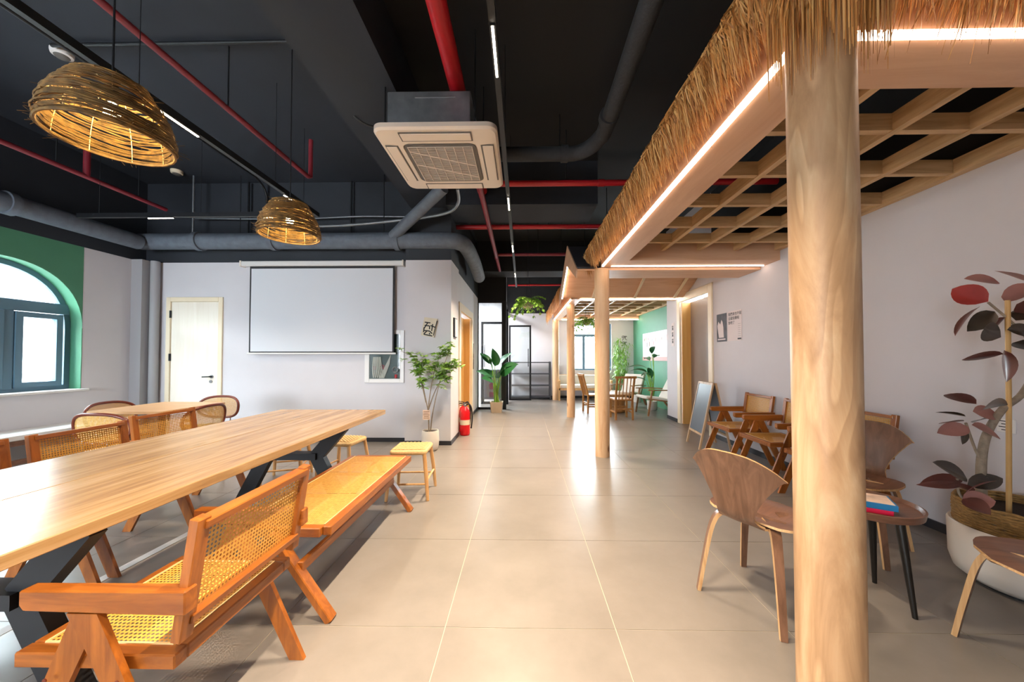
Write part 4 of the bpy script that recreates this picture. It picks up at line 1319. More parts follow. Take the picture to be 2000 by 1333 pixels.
t = thing('projection_screen', 'pulled down white projection screen with black border and white case', 'projection screen', (-2.98, 5.15, 0))
MB().box((-1.215, -0.035, 2.61), (1.22, 0.055, 2.685)).build('screen_case', M['white'], t, bevel=0.012)
for s in (-1.215, 1.205):
    MB().box((s, -0.04, 2.605), (s + 0.02, 0.06, 2.69)).build('end_cap', M['plastic'], t)
MB().box((-1.085, 0.0, 1.322), (1.085, 0.004, 2.61)).build('black_border', M['ink'], t)
g = []
for i in range(13):
    row = []
    for j in range(25):
        u, v = j / 24, i / 12
        row.append((-1.06 + 2.12 * u, -0.0025 - 0.004 * (1 + math.sin(7 * u + 5 * v)) / 2 * v - 0.003 * (1 + math.sin(3.1 * (u - v) * 2.2)) / 2, 2.575 - 1.235 * v))
    g.append(row)
MB().sheet(g).build('screen_fabric', M['screen'], t, smooth=60)
MB().box((-1.11, -0.012, 1.300), (1.11, 0.012, 1.324)).build('bottom_bar', M['white'], t, bevel=0.004)

t = thing('fire_hose_cabinet', 'white framed glass fire hose cabinet partly behind the projection screen', 'fire hose cabinet', (-2.06, YB, 0))
x0, x1, z0, z1 = -0.295, 0.295, 0.876, 1.66
MB().box((x0, -0.02, z0), (x0 + 0.07, 0.0, z1)).box((x1 - 0.06, -0.02, z0), (x1, 0.0, z1)).box((x0 + 0.07, -0.02, z0), (x1 - 0.06, 0.0, z0 + 0.06)).box((x0 + 0.07, -0.02, z1 - 0.06), (x1 - 0.06, 0.0, z1)).build('cabinet_frame', M['white'], t, bevel=0.004)
MB().box((x0 + 0.07, -0.004, z0 + 0.06), (x1 - 0.06, -0.001, z1 - 0.06)).build('back_panel', M['cabgreen'] if 'cabgreen' in M else mat('cabinet_green', '#33453e', 0.5), t)
mb = MB()
for k in range(6):
    mb.tube(bez([(-0.16 + 0.02 * k, -0.012, 1.26), (-0.17 + 0.026 * k, -0.016, 1.1), (-0.16 + 0.03 * k, -0.012, 0.95)], 4), 0.011, 6)
mb.build('folded_hose', M['canvas'], t, smooth=50)
MB().prism([(-0.08, -0.02, 0.945), (0.00, -0.02, 0.945), (0.08, -0.02, 1.15), (0.10, -0.02, 1.30), (0.02, -0.02, 1.14)], (0, 0.008, 0)).build('hose_flap', M['canvas'], t)
MB().tube([(0.165 + 0.038 * math.cos(2 * PI * k / 16), -0.016, 1.07 + 0.038 * math.sin(2 * PI * k / 16)) for k in range(16)], 0.014, 6, True).build('nozzle_ring', M['steel'], t, smooth=50)
MB().tube([(0.175, -0.014, 1.0), (0.175, -0.014, 0.945)], 0.02, 10).build('valve', M['red'], t, smooth=50)
def strokes(mb, lst, ox, oy, oz, sc, w, axis='xz', dep=0.002):
    """flat painted strokes given as 2-D polylines (0..1)"""
    for pl in lst:
        for (a, b_), (c, d_) in zip(pl[:-1], pl[1:]):
            if axis == 'xz':
                mb.bar((ox + a * sc, oy, oz + b_ * sc), (ox + c * sc, oy, oz + d_ * sc), dep, w, up=(0, 1, 0.0001)) if False else mb.sweep([(ox + a * sc, oy, oz + b_ * sc), (ox + c * sc, oy, oz + d_ * sc)], w, dep, up=(0, 1, 0.0001))
            else:
                mb.sweep([(ox, oy + a * sc, oz + b_ * sc), (ox, oy + c * sc, oz + d_ * sc)], w, dep, up=(1, 0, 0.0001))
mb = MB()
strokes(mb, [[(0.1, 0.85), (0.9, 0.8)], [(0.5, 1.0), (0.45, 0.1)], [(0.15, 0.5), (0.85, 0.5)], [(0.2, 0.1), (0.8, 0.15)]], -0.17, -0.022, 1.07, 0.055, 0.008)
strokes(mb, [[(0.0, 0.6), (0.5, 1.0), (1.0, 0.6)], [(0.2, 0.1), (0.5, 0.6), (0.8, 0.1)], [(0.2, 0.4), (0.8, 0.4)]], -0.06, -0.022, 1.07, 0.07, 0.009)
mb.build('red_lettering', M['red'], t)
MB().box((x0 + 0.07, -0.017, z0 + 0.06), (x1 - 0.06, -0.015, z1 - 0.06)).v  # glazing sits flush below
MB().box((x0 + 0.07, -0.030, z0 + 0.06), (x1 - 0.06, -0.027, z1 - 0.06)).build('glass_front', M['glass'], t)

# ================================================================== WALNUT SHELL CHAIRS (front = +X)
def shell_chair():
    t = thing('walnut_shell_chair', 'x', 'chair')
    # seat pod
    def hw(u):   # half width along the seat, u 0 (rear) .. 1 (front)
        return 0.22 * (max(0.0, 1 - abs(2 * (u ** 0.85) - 1) ** 3.2)) ** 0.5
    g = []
    for i in range(17):
        u = i / 16
        x = -0.165 + 0.385 * u
        row = []
        for j in range(13):
            v = -1 + 2 * j / 12
            y = (hw(u) + 0.0015) * v
            z = 0.455 - 0.022 * math.exp(-((u - 0.45) / 0.3) ** 2) * (1 - v * v) - 0.03 * max(0, u - 0.8) * 5 * 0.4
            row.append((x, y, z))
        g.append(row)
    MB().sheet(g, 0.012).build('seat', [M['walnuty'], M['plyedge']], t, smooth=50, mi=lambda k, n_: 1 if k >= n_ - 56 else 0)
    # fan back growing out of a narrow waist
    path = bez([(-0.02, 0, 0.445), (-0.13, 0, 0.435), (-0.215, 0, 0.465), (-0.245, 0, 0.56), (-0.27, 0, 0.68), (-0.305, 0, 0.80)], 5)
    n = len(path)
    g = []
    for i, p in enumerate(path):
        s = i / (n - 1)
        if s < 0.30: w_ = 0.13 - 0.02 * s / 0.30
        elif s < 0.45: w_ = 0.11 - 0.025 * (s - 0.30) / 0.15
        else:
            q_ = (s - 0.45) / 0.55
            w_ = 0.085 + 0.137 * (q_ ** 1.25)
        curl = 0.9 if s > 0.3 else 0.0
        row = []
        for j in range(15):
            v = -1 + 2 * j / 14
            y = w_ * v
            z = p.z - (0.10 * abs(v) ** 2.6 * max(0, (s - 0.55) / 0.45) ** 1.5)
            row.append((p.x + curl * y * y * 2.2, y, z))
        g.append(row)
    ne = 2 * (n + 15) - 4
    MB().sheet(g, -0.010).build('backrest', [M['walnut'], M['plyedge']], t, smooth=50, mi=lambda k, n_: 1 if k >= n_ - ne else 0)
    for sx in (-1, 1):
        for sy in (-1, 1):
            path_ = bez([(sx * 0.05, sy * 0.06, 0.432), (sx * 0.12, sy * 0.125, 0.425), (sx * 0.160, sy * 0.155, 0.36), (sx * 0.190, sy * 0.18, 0.18), (sx * 0.215, sy * 0.20, 0.0)], 5)
            k = len(path_)
            w_ = [0.05 - 0.022 * i / (k - 1) for i in range(k)]
            lg = MB().sweep(path_, w_, [0.022 - 0.004 * i / (k - 1) for i in range(k)], up=(sx * 0.9, sy * 0.9, 0.15)).build('leg', [M['walnut'], M['plyedge']], t, smooth=30, mi=lambda q_, n_: 1 if q_ < n_ - 2 and q_ % 4 in (1, 3) else 0)
    return t
sc0 = shell_chair()
GC = 'walnut shell chairs round the side table'
sc0.location = (1.235, 1.875, 0); sc0.rotation_euler = (0, 0, math.radians(30))
tag(sc0, 'walnut plywood chair with fan shaped back left of the foreground column', group=GC)
clone(sc0, (2.225, 2.41, 0), math.radians(210), 'walnut plywood chair half hidden behind the foreground column, facing the camera', GC)
clone(sc0, (2.085, 1.385, 0), math.radians(161), 'walnut plywood chair cut off by the right edge of the photo', GC)

# side table with books
t = thing('side_table', 'small round walnut tray table on black tapered legs', 'table', (1.815, 1.905, 0))
MB().lathe([(0.0, 0.455), (0.19, 0.455), (0.207, 0.462), (0.213, 0.495), (0.205, 0.497), (0.197, 0.478), (0.0, 0.476)], 44, cap=False).build('tray_top', M['walnuty'], t, smooth=35)
for a in (-1.20, 0.66, 2.70):
    r0, r1 = 0.125, 0.175
    MB().tube([(r0 * math.cos(a), r0 * math.sin(a), 0.457), (r1 * math.cos(a), r1 * math.sin(a), 0.0)], [0.021, 0.0105], 12).build('leg', M['blackwood'], t, smooth=50)

def book(name, label, loc, rz, w, d_, th, cover, top):
    t = thing(name, label, 'book', loc, rz, 'books on the side table')
    MB().box((-w / 2, -d_ / 2, 0), (w / 2, d_ / 2, 0.003)).box((-w / 2, -d_ / 2, 0.003), (w / 2, -d_ / 2 + 0.003, th - 0.003)).box((-w / 2, -d_ / 2, th - 0.003), (w / 2, d_ / 2, th)).build('cover', cover, t)
    MB().box((-w / 2 + 0.004, -d_ / 2 + 0.003, 0.003), (w / 2 - 0.004, d_ / 2 - 0.004, th - 0.003)).build('pages', M['paper'], t)
    if top:
        MB().box((-w / 2 + 0.006, -d_ / 2 + 0.006, th), (w / 2 - 0.008, d_ / 2 - 0.006, th + 0.0012)).build('cover_picture', top, t)
    return t
ry_ = math.radians(-32)
bk = book('book', 'pink book at the bottom of the pile on the side table', (1.745, 1.872, 0.4785), ry_, 0.22, 0.14, 0.022, M['pink'], None)
MB().box((-0.11, -0.0715, 0.004), (-0.04, -0.07, 0.018)).build('spine_label', M['paper'], bk)
bk = book('book', 'blue spined picture book on top of the pile on the side table', (1.758, 1.875, 0.501), ry_, 0.235, 0.155, 0.028, M['blue'], M['bookpic'])
MB().box((-0.09, -0.0790, 0.006), (-0.03, -0.0775, 0.022)).build('spine_label', M['paper'], bk)

# ================================================================== PLANTS
def leaf_mesh(length, width, fold=0.15, droop=0.2, n=8, shape=0.8, th=0.0):
    """leaf from the origin along +X, upper side +Z, drooping"""
    V_, F_ = [], []
    for i in range(n + 1):
        u = i / n
        w_ = width / 2 * (math.sin(PI * min(1, u ** shape)) ** 0.75 if 0 < u < 1 else 0.0) + 0.0006
        x = length * u * (1 - 0.12 * droop * u)
        z = -droop * length * u * u
        V_ += [(x, -w_, z + fold * w_), (x, -w_ * 0.5, z + fold * w_ * 0.35), (x, 0, z), (x, w_ * 0.5, z + fold * w_ * 0.35), (x, w_, z + fold * w_)]
    for i in range(n):
        for k in range(4):
            F_.append((5 * i + k, 5 * i + k + 1, 5 * i + 5 + k + 1, 5 * i + 5 + k))
    return V_, F_

def place(VF, p, dirv, roll=0.0):
    V_, F_ = VF
    d = Vector(dirv).normalized()
    up = Vector((0, 0, 1)) if abs(d.z) < 0.98 else Vector((1, 0, 0))
    s = up.cross(d).normalized()
    u = d.cross(s)
    if roll:
        c_, n_ = math.cos(roll), math.sin(roll)
        s, u = s * c_ + u * n_, u * c_ - s * n_
    p = Vector(p)
    return [tuple(p + d * x + s * y + u * z) for x, y, z in V_], F_

# --- rubber plant in a large white pot
t = thing('rubber_plant', 'burgundy rubber plant in a big white pot with basket liner', 'potted plant', (2.70, 1.965, 0))
B = Vector((2.70, 1.965, 0))
MB().lathe([(0.15, 0.012), (0.20, 0.02), (0.245, 0.055), (0.262, 0.12), (0.265, 0.31), (0.258, 0.322), (0.245, 0.318), (0.245, 0.30)], 48).build('pot', M['pot'], t, smooth=45)
MB().lathe([(0.17, 0), (0.17, 0.02)], 32).build('pot_base', M['blackmetal'], t)
bs = MB()
for k in range(11):
    z = 0.31 + 0.0135 * k
    bs.tube([((0.236 + 0.003 * math.sin(9 * a + k)) * math.cos(a), (0.236 + 0.003 * math.sin(9 * a + k)) * math.sin(a), z + 0.003 * math.sin(14 * a + 2 * k)) for a in [2 * PI * i / 48 for i in range(48)]], 0.0085, 6, True)
bs.build('basket_liner', M['basket'], t, smooth=60)
MB().lathe([(0.0, 0.40), (0.20, 0.40), (0.234, 0.405)], 32, cap=False).build('soil', M['soil'], t)
def L_(x, y, z): return Vector((x, y, z)) - B
trunk = bez([L_(2.50, 1.97, 0.38), L_(2.48, 1.96, 0.55), L_(2.475, 1.95, 0.72), L_(2.51, 1.95, 0.85), L_(2.59, 1.95, 0.97), L_(2.70, 1.95, 1.06), L_(2.76, 1.93, 1.25), L_(2.74, 1.92, 1.48)], 6)
MB().tube(trunk, [0.022 - 0.011 * i / (len(trunk) - 1) for i in range(len(trunk))], 10).build('trunk', M['bark'], t, smooth=60)
twig1 = bez([L_(2.465, 1.95, 0.70), L_(2.42, 1.94, 0.78), L_(2.37, 1.93, 0.90)], 5)
MB().tube(twig1, 0.006, 7).build('branch', M['bark'], t, smooth=60)
twig2 = bez([L_(2.74, 1.93, 1.30), L_(2.66, 1.94, 1.42), L_(2.53, 1.95, 1.55)], 5)
MB().tube(twig2, 0.006, 7).build('branch', M['bark'], t, smooth=60)
twig3 = bez([L_(2.50, 1.96, 0.42), L_(2.36, 1.95, 0.50), L_(2.33, 1.94, 0.60)], 5)
MB().tube(twig3, 0.006, 7).build('branch', M['bark'], t, smooth=60)
MB().tube([L_(2.595, 1.94, 0.40), L_(2.610, 1.94, 0.98), L_(2.620, 1.94, 1.56)], 0.0105, 8).build('bamboo_stake', M['bamboo'], t, smooth=60)
Fp = 687.0
def px(x, y, Y):     # measured position on the plant's plane
    return Vector(((x - 1021) / Fp * Y * 0.9775, Y, 1.25 + (699 - y) / Fp * Y))
rl = random.Random(21)
# (stem end, tip) in the plant's own coordinates, metres
LV = [((2.53, 1.95, 1.555), (-0.20, 0.0, 0.075), 0.085, 'rub4'), ((2.60, 1.95, 1.58), (0.16, -0.02, 0.05), 0.07, 'rub3'), ((2.62, 1.97, 1.66), (-0.14, 0.03, 0.045), 0.07, 'rub3'), ((2.72, 1.95, 1.67), (-0.17, -0.02, 0.06), 0.06, 'rub3'),
      ((2.50, 1.96, 1.53), (-0.19, 0.0, -0.13), 0.055, 'rub1'), ((2.55, 1.94, 1.50), (-0.11, 0.02, -0.10), 0.065, 'rub2'), ((2.58, 1.94, 1.36), (-0.16, -0.03, 0.06), 0.075, 'rub2'), ((2.60, 1.93, 1.40), (0.10, -0.06, -0.02), 0.07, 'rub2'),
      ((2.59, 1.94, 1.27), (-0.19, 0.03, -0.03), 0.045, 'rub1'), ((2.58, 1.93, 1.29), (0.02, -0.02, -0.17), 0.07, 'rub1'), ((2.64, 1.94, 1.33), (0.14, -0.03, -0.03), 0.07, 'rub2'), ((2.66, 1.94, 1.45), (0.13, 0.0, 0.07), 0.075, 'rub2'), ((2.70, 1.92, 1.42), (0.12, -0.05, 0.02), 0.08, 'rub1'), ((2.70, 1.90, 1.24), (0.14, -0.05, -0.06), 0.075, 'rub2'), ((2.68, 1.95, 1.54), (0.14, -0.02, -0.06), 0.075, 'rub1'), ((2.72, 1.92, 1.50), (0.05, -0.10, 0.10), 0.075, 'rub2'), ((2.62, 1.95, 1.47), (-0.06, 0.05, -0.10), 0.06, 'rub1'),
      ((2.44, 1.94, 1.00), (-0.19, 0.0, 0.085), 0.05, 'rub1'), ((2.42, 1.90, 0.975), (-0.03, -0.10, 0.06), 0.09, 'rub2'), ((2.37, 1.93, 0.935), (-0.14, 0.02, 0.035), 0.03, 'rub2'), ((2.36, 1.93, 0.91), (-0.16, -0.02, -0.005), 0.035, 'rub1'), ((2.37, 1.92, 0.88), (-0.16, 0.0, -0.03), 0.06, 'rub3'), ((2.42, 1.94, 0.90), (0.14, 0.04, 0.03), 0.04, 'rub2'), ((2.42, 1.94, 0.96), (0.17, 0.02, -0.02), 0.06, 'rub3'), ((2.40, 1.93, 0.89), (0.11, -0.04, -0.06), 0.07, 'rub3'), ((2.36, 1.93, 0.87), (-0.03, -0.02, -0.08), 0.035, 'rub2'),
      ((2.37, 1.93, 0.60), (-0.17, -0.01, 0.10), 0.07, 'rub2'), ((2.36, 1.94, 0.60), (-0.19, 0.02, -0.015), 0.05, 'rub1'), ((2.34, 1.93, 0.57), (-0.20, 0.0, 0.005), 0.03, 'rub1'), ((2.37, 1.93, 0.57), (0.18, -0.02, 0.05), 0.06, 'rub2'), ((2.36, 1.93, 0.53), (0.09, -0.03, 0.10), 0.05, 'rub3'), ((2.34, 1.93, 0.49), (0.10, -0.06, 0.02), 0.07, 'rub3'), ((2.33, 1.92, 0.50), (0.02, -0.10, -0.03), 0.07, 'rub1'), ((2.40, 1.93, 0.53), (-0.10, 0.02, 0.06), 0.05, 'rub1')]
for p, d, w_, mk in LV:
    V_, F_ = place(leaf_mesh(Vector(d).length, w_ * 1.35, 0.25, rl.uniform(0.02, 0.22), 8, 0.85), Vector(p) - B, d, rl.choice((-1, 1)) * rl.uniform(0.35, 1.25))
    MB().add(V_, F_).build('leaf', M[mk], t, smooth=60)

# --- leafy tree in a white pot by the pier
t = thing('potted_tree', 'slender leafy green tree in a white pot in front of the wall pier', 'potted plant', (-1.25, 4.76, 0))
MB().lathe([(0.07, 0.0), (0.095, 0.012), (0.112, 0.06), (0.117, 0.14), (0.112, 0.25), (0.106, 0.27), (0.098, 0.268), (0.098, 0.24)], 32).build('pot', M['pot'], t, smooth=45)
MB().lathe([(0.0, 0.245), (0.10, 0.247)], 24, cap=False).build('soil', M['soil'], t)
stems = [bez([(-0.02, 0, 0.24), (-0.03, 0, 0.5), (-0.06, 0.0, 0.66), (-0.13, 0.02, 0.95), (-0.20, 0.0, 1.22), (-0.40, -0.02, 1.34)], 6),
         bez([(-0.03, 0, 0.5), (-0.02, 0.0, 0.66), (0.02, 0.02, 0.95), (0.07, 0.02, 1.15), (0.16, 0.0, 1.34)], 6),
         bez([(0.0, 0.0, 0.24), (0.03, 0.0, 0.5), (0.09, 0.02, 0.80), (0.17, 0.0, 1.10), (0.27, -0.02, 1.40)], 6),
         bez([(-0.03, 0.01, 0.55), (0.06, 0.02, 0.80), (0.2, 0.03, 1.05), (0.31, 0.02, 1.20)], 6),
         bez([(-0.06, 0.0, 0.64), (-0.11, 0.0, 0.85), (-0.16, 0.0, 1.05), (-0.12, 0.0, 1.2)], 6)]
for s in stems:
    MB().tube(s, [0.009 - 0.006 * i / (len(s) - 1) for i in range(len(s))], 7).build('stem', M['bark'], t, smooth=60)
rl = random.Random(8)
vv = MB()
for si, s in enumerate(stems):
    for k in range(34):
        c = s[int(len(s) * rl.uniform(0.55, 0.999))] + Vector((rl.gauss(0, 0.042), rl.gauss(0, 0.042), rl.gauss(0, 0.04)))
        for j in range(7):
            a = 2 * PI * j / 7 + rl.uniform(-0.4, 0.4)
            d = Vector((math.cos(a), math.sin(a), rl.uniform(-0.35, 0.7)))
            V_, F_ = place(leaf_mesh(rl.uniform(0.055, 0.085), 0.027, 0.3, 0.2, 3), c, d, rl.uniform(-0.6, 0.6))
            vv.add(V_, F_)
tag(vv.build('foliage', M['leafg'], t, smooth=60), kind='stuff')
tg = MB().cbox((-0.045, -0.035, 0.48), (0.10, 0.004, 0.13), 0.0).build('care_tag', M['bookpic'], t)
mb = MB()
for k in range(5):
    mb.cbox((-0.045, -0.0375, 0.525 - 0.022 * k), (0.075 - 0.012 * (k % 2), 0.001, 0.007))
mb.build('tag_print', M['copper'], tg)

# --- banana-leaf plant by the glass partition
t = thing('bird_of_paradise_plant', 'tall green broad leaved plant in a beige cube pot by the glass', 'potted plant', (-0.60, 8.10, 0))
MB().prism([(-0.13, -0.13, 0), (0.13, -0.13, 0), (0.13, 0.13, 0), (-0.13, 0.13, 0)], (0, 0, 0.0001)).v
ring_loft([rrect(0.24, 0.24, 0.02, 0.0), rrect(0.29, 0.29, 0.02, 0.24), rrect(0.25, 0.25, 0.02, 0.24), rrect(0.24, 0.24, 0.02, 0.20)]).build('pot', M['stone'], t)
rl = random.Random(14)
for (x1, z1, lx, lz, ln, w_) in ((-0.10, 0.95, -0.05, 0.30, 0.42, 0.17), (0.03, 0.98, 0.14, 0.42, 0.46, 0.18), (0.10, 0.85, 0.28, 0.25, 0.42, 0.18), (-0.06, 0.80, -0.30, 0.16, 0.38, 0.16), (0.06, 0.78, 0.02, 0.12, 0.36, 0.18), (-0.04, 1.05, 0.10, 0.52, 0.40, 0.16), (-0.12, 1.1, -0.35, 0.40, 0.34, 0.10), (0.12, 1.02, 0.40, 0.18, 0.36, 0.12), (-0.08, 0.7, -0.1, 0.05, 0.3, 0.16)):
    b0 = Vector((rl.uniform(-0.06, 0.06), rl.uniform(-0.05, 0.05), 0.2))
    tp = Vector((x1, rl.uniform(-0.08, 0.05), z1))
    MB().tube([b0, (b0 + tp) / 2 + Vector((0, 0, 0.02)), tp], [0.014, 0.011, 0.006], 7).build('stalk', M['leafl'], t, smooth=60)
    V_, F_ = place(leaf_mesh(ln * 1.1, w_ * 1.6, 0.2, 0.45, 8, 0.8), tp, (lx, rl.uniform(-0.35, -0.05), lz + 0.1), (1 if lx > 0 else -1) * rl.uniform(0.7, 1.5))
    MB().add(V_, F_).build('leaf', M['leafd'], t, smooth=60)

# --- hanging ferns
def fern(label, loc, R, top, seed, nf=34):
    rl = random.Random(seed)
    t = thing('hanging_fern', label, 'hanging plant', loc)
    MB().lathe([(0.05, -0.16), (0.085, -0.14), (0.10, -0.04), (0.095, -0.03)], 18).build('basket_pot', M['stone'], t, smooth=45)
    for k in range(3):
        a = 2 * PI * k / 3
        MB().tube([(0.095 * math.cos(a), 0.095 * math.sin(a), -0.04), (0, 0, 0.32)], 0.003, 4).build('hanging_wire', M['blackmetal'], t)
    MB().tube([(0, 0, 0.32), (0, 0, top - loc[2])], 0.003, 4).build('hanging_wire', M['blackmetal'], t)
    for k in range(nf):
        a = 2 * PI * k / nf + rl.uniform(-0.2, 0.2)
        ln = R * rl.uniform(0.7, 1.1)
        el = rl.uniform(0.2, 1.2)
        rd = rl.random()
        pts = []
        for i in range(7):
            u = i / 6
            pts.append(Vector((ln * u * math.cos(a) * (0.5 + 0.5 * math.cos(el * 0.3)), ln * u * math.sin(a), ln * (math.sin(el) * 1.1 * u - 1.5 * u * u * (0.45 + 0.55 * rd)) - 0.04)))
        mb = MB().tube(pts, 0.003, 4)
        for i in range(1, 7):
            p = pts[i]
            d = (pts[i] - pts[i - 1]).normalized()
            for s in (-1, 1):
                V_, F_ = place(leaf_mesh(0.11 * (1 - 0.08 * i), 0.045, 0.2, 0.3, 3), p - d * 0.02, d * 0.6 + Vector((-d.y * s, d.x * s, -0.1)))
                mb.add(V_, F_)
        mb.build('frond', M['leafl'] if rl.random() < 0.7 else M['leafg'], t, smooth=60)
    return t
fern('bright green fern hanging from the black ceiling over the walkway', (0.09, 6.05, 2.26), 0.30, ZC, 3)
fern('green fern hanging inside the far seating canopy', (1.56, 8.6, 2.20), 0.36, 2.485, 4, 28)

# --- bamboo bush, palms in the seating corner
t = thing('bamboo_bush', 'feathery green bamboo bush at the far window corner', 'potted plant', (2.86, 10.5, 0))
MB().lathe([(0.10, 0), (0.13, 0.02), (0.15, 0.28), (0.135, 0.28), (0.13, 0.25)], 24).build('pot', M['stone'], t, smooth=45)
rl = random.Random(9)
vv = MB()
for k in range(9):
    x, y = rl.uniform(-0.09, 0.09), rl.uniform(-0.09, 0.09)
    hgt = rl.uniform(1.2, 1.85)
    s = bez([(x, y, 0.25), (x * 1.6, y * 1.6, hgt * 0.55), (x * 2.4 + rl.uniform(-0.1, 0.1), y * 2, hgt)], 6)
    MB().tube(s, 0.006, 6).build('cane', M['leafl'], t, smooth=60)
    for j in range(60):
        c = s[int(len(s) * rl.uniform(0.35, 0.999))] + Vector((rl.gauss(0, 0.06), rl.gauss(0, 0.06), rl.gauss(0, 0.03)))
        V_, F_ = place(leaf_mesh(rl.uniform(0.10, 0.16), 0.028, 0.2, 0.4, 3), c, (rl.uniform(-1, 1), rl.uniform(-1, 1), rl.uniform(-0.9, 0.4)))
        vv.add(V_, F_)
tag(vv.build('foliage', M['leafg'], t, smooth=60), kind='stuff')

def palm(label, loc, n, hgt, ln, w_, seed):
    rl = random.Random(seed)
    t = thing('potted_palm', label, 'potted plant', loc)
    MB().lathe([(0.09, 0), (0.11, 0.02), (0.12, 0.22), (0.11, 0.22), (0.105, 0.2)], 20).build('pot', M['pot'], t, smooth=45)
    for k in range(n):
        a = 2 * PI * k / n + rl.uniform(-0.3, 0.3)
        z1 = hgt * rl.uniform(0.5, 1.0)
        cx_ = math.cos(a) if math.cos(a) < 0.1 else 0.1 - 0.3 * math.cos(a)
        tp = Vector((0.13 * cx_, 0.13 * math.sin(a), z1))
        MB().tube([(0, 0, 0.2), (0.05 * math.cos(a), 0.05 * math.sin(a), z1 * 0.6), tp], 0.008, 6).build('stalk', M['leafl'], t, smooth=60)
        V_, F_ = place(leaf_mesh(ln * rl.uniform(0.8, 1.1), w_, 0.25, 0.5, 8, 0.8), tp, (cx_, math.sin(a), 0.55), rl.uniform(-0.4, 0.4))
        MB().add(V_, F_).build('leaf', M['leafd'], t, smooth=60)
palm('dark broad leaved plant beside the green wall behind the lounge chair', (3.10, 8.50, 0), 9, 1.35, 0.55, 0.13, 31)
palm('low slim leaved plant at the foot of the green wall', (3.22, 9.95, 0), 8, 0.62, 0.36, 0.05, 32)

# ================================================================== RIGHT WALL: CHALKBOARD, POSTERS, SOCKETS
t = thing('a_frame_chalkboard', 'wood framed folding chalkboard standing by the right doorway', 'chalkboard', (2.62, 5.05, 0))
def aboard(side):
    # panel leaning towards -X (side -1) or +X (side +1); hinge at top z=.9
    def P_(y, u):    # u 0 bottom .. 1 top
        return Vector((side * (0.20 - 0.185 * u), y, 0.0 + 0.90 * u))
    hw_ = 0.23
    p = MB()
    for s in (-1, 1):
        MB().sweep([P_(s * hw_, 0), P_(s * hw_, 1)], 0.022, 0.028, up=(0, 1, 0)).build('stile', M['aframe'], t)
    MB().sweep([P_(-hw_, 0.985), P_(hw_, 0.985)], 0.03, 0.02, up=(side, 0, 0.2)).build('rail', M['aframe'], t)
    MB().sweep([P_(-hw_, 0.22), P_(hw_, 0.22)], 0.03, 0.02, up=(side, 0, 0.2)).build('rail', M['aframe'], t)
    a, b_, c, d = P_(-hw_ + 0.01, 0.24), P_(hw_ - 0.01, 0.24), P_(hw_ - 0.01, 0.97), P_(-hw_ + 0.01, 0.97)
    MB().prism([a, b_, c, d], (0.008 * side, 0, 0)).build('board', M['chalk'], t)
aboard(-1); aboard(1)
t.rotation_euler = (0, 0, -0.10)

t = thing('poster', 'black and white photo poster on the right wall', 'poster', (XR - 0.004, 5.345, 1.70))
MB().box((0, -0.13, -0.21), (0.003, 0.13, 0.21)).build('sheet', M['photo'], t)
mb = MB()
rl = random.Random(3)
mb.prism([(-0.001, 0.07, -0.15), (-0.001, -0.06, -0.15), (-0.001, -0.05, 0.0), (-0.001, -0.03, 0.09), (-0.001, 0.0, 0.12), (-0.001, 0.03, 0.05), (-0.001, 0.08, 0.10), (-0.001, 0.11, 0.03)], (-0.0008, 0, 0))
mb.build('pale_figure_print', M['paper'], t)
MB().box((-0.0015, -0.10, -0.185), (0, 0.10, -0.165)).build('caption_print', M['paper'], t)

def text_obj(name, txt, size, mt, parent, loc, rot):
    cu = bpy.data.curves.new(name, 'FONT')
    cu.body = txt
    cu.size = size
    cu.extrude = 0.0004
    cu.materials.append(mt)
    tmp = bpy.data.objects.new(name, cu)
    COL.objects.link(tmp)
    me = bpy.data.meshes.new_from_object(tmp.evaluated_get(bpy.context.evaluated_depsgraph_get()))
    bpy.data.objects.remove(tmp)
    o = link(name, me)
    o.parent = parent
    o.location = loc
    o.rotation_euler = rot
    return o
t = thing('poster', 'white text poster with bold characters beside the photo poster', 'poster', (XR - 0.004, 5.02, 1.70))
MB().box((0, -0.16, -0.21), (0.003, 0.165, 0.215)).build('sheet', M['paper'], t)
RT = (PI / 2, 0, -PI / 2)
for k, s in enumerate(('我們來也不能', '這樣快樂啦', '對吧了')):
    text_obj('headline_print', s, 0.052, M['ink'], t, (-0.001, 0.15, 0.155 - 0.062 * k), RT)
mb = MB()
for k in range(7):
    mb.box((-0.001, -0.14, 0.02 - 0.028 * k), (0, -0.08, 0.023 - 0.028 * k))
mb.build('small_print', M['keypad'], t)
MB().box((-0.0012, -0.15, -0.195), (0, -0.07, -0.175)).build('logo_block_print', M['ink'], t)

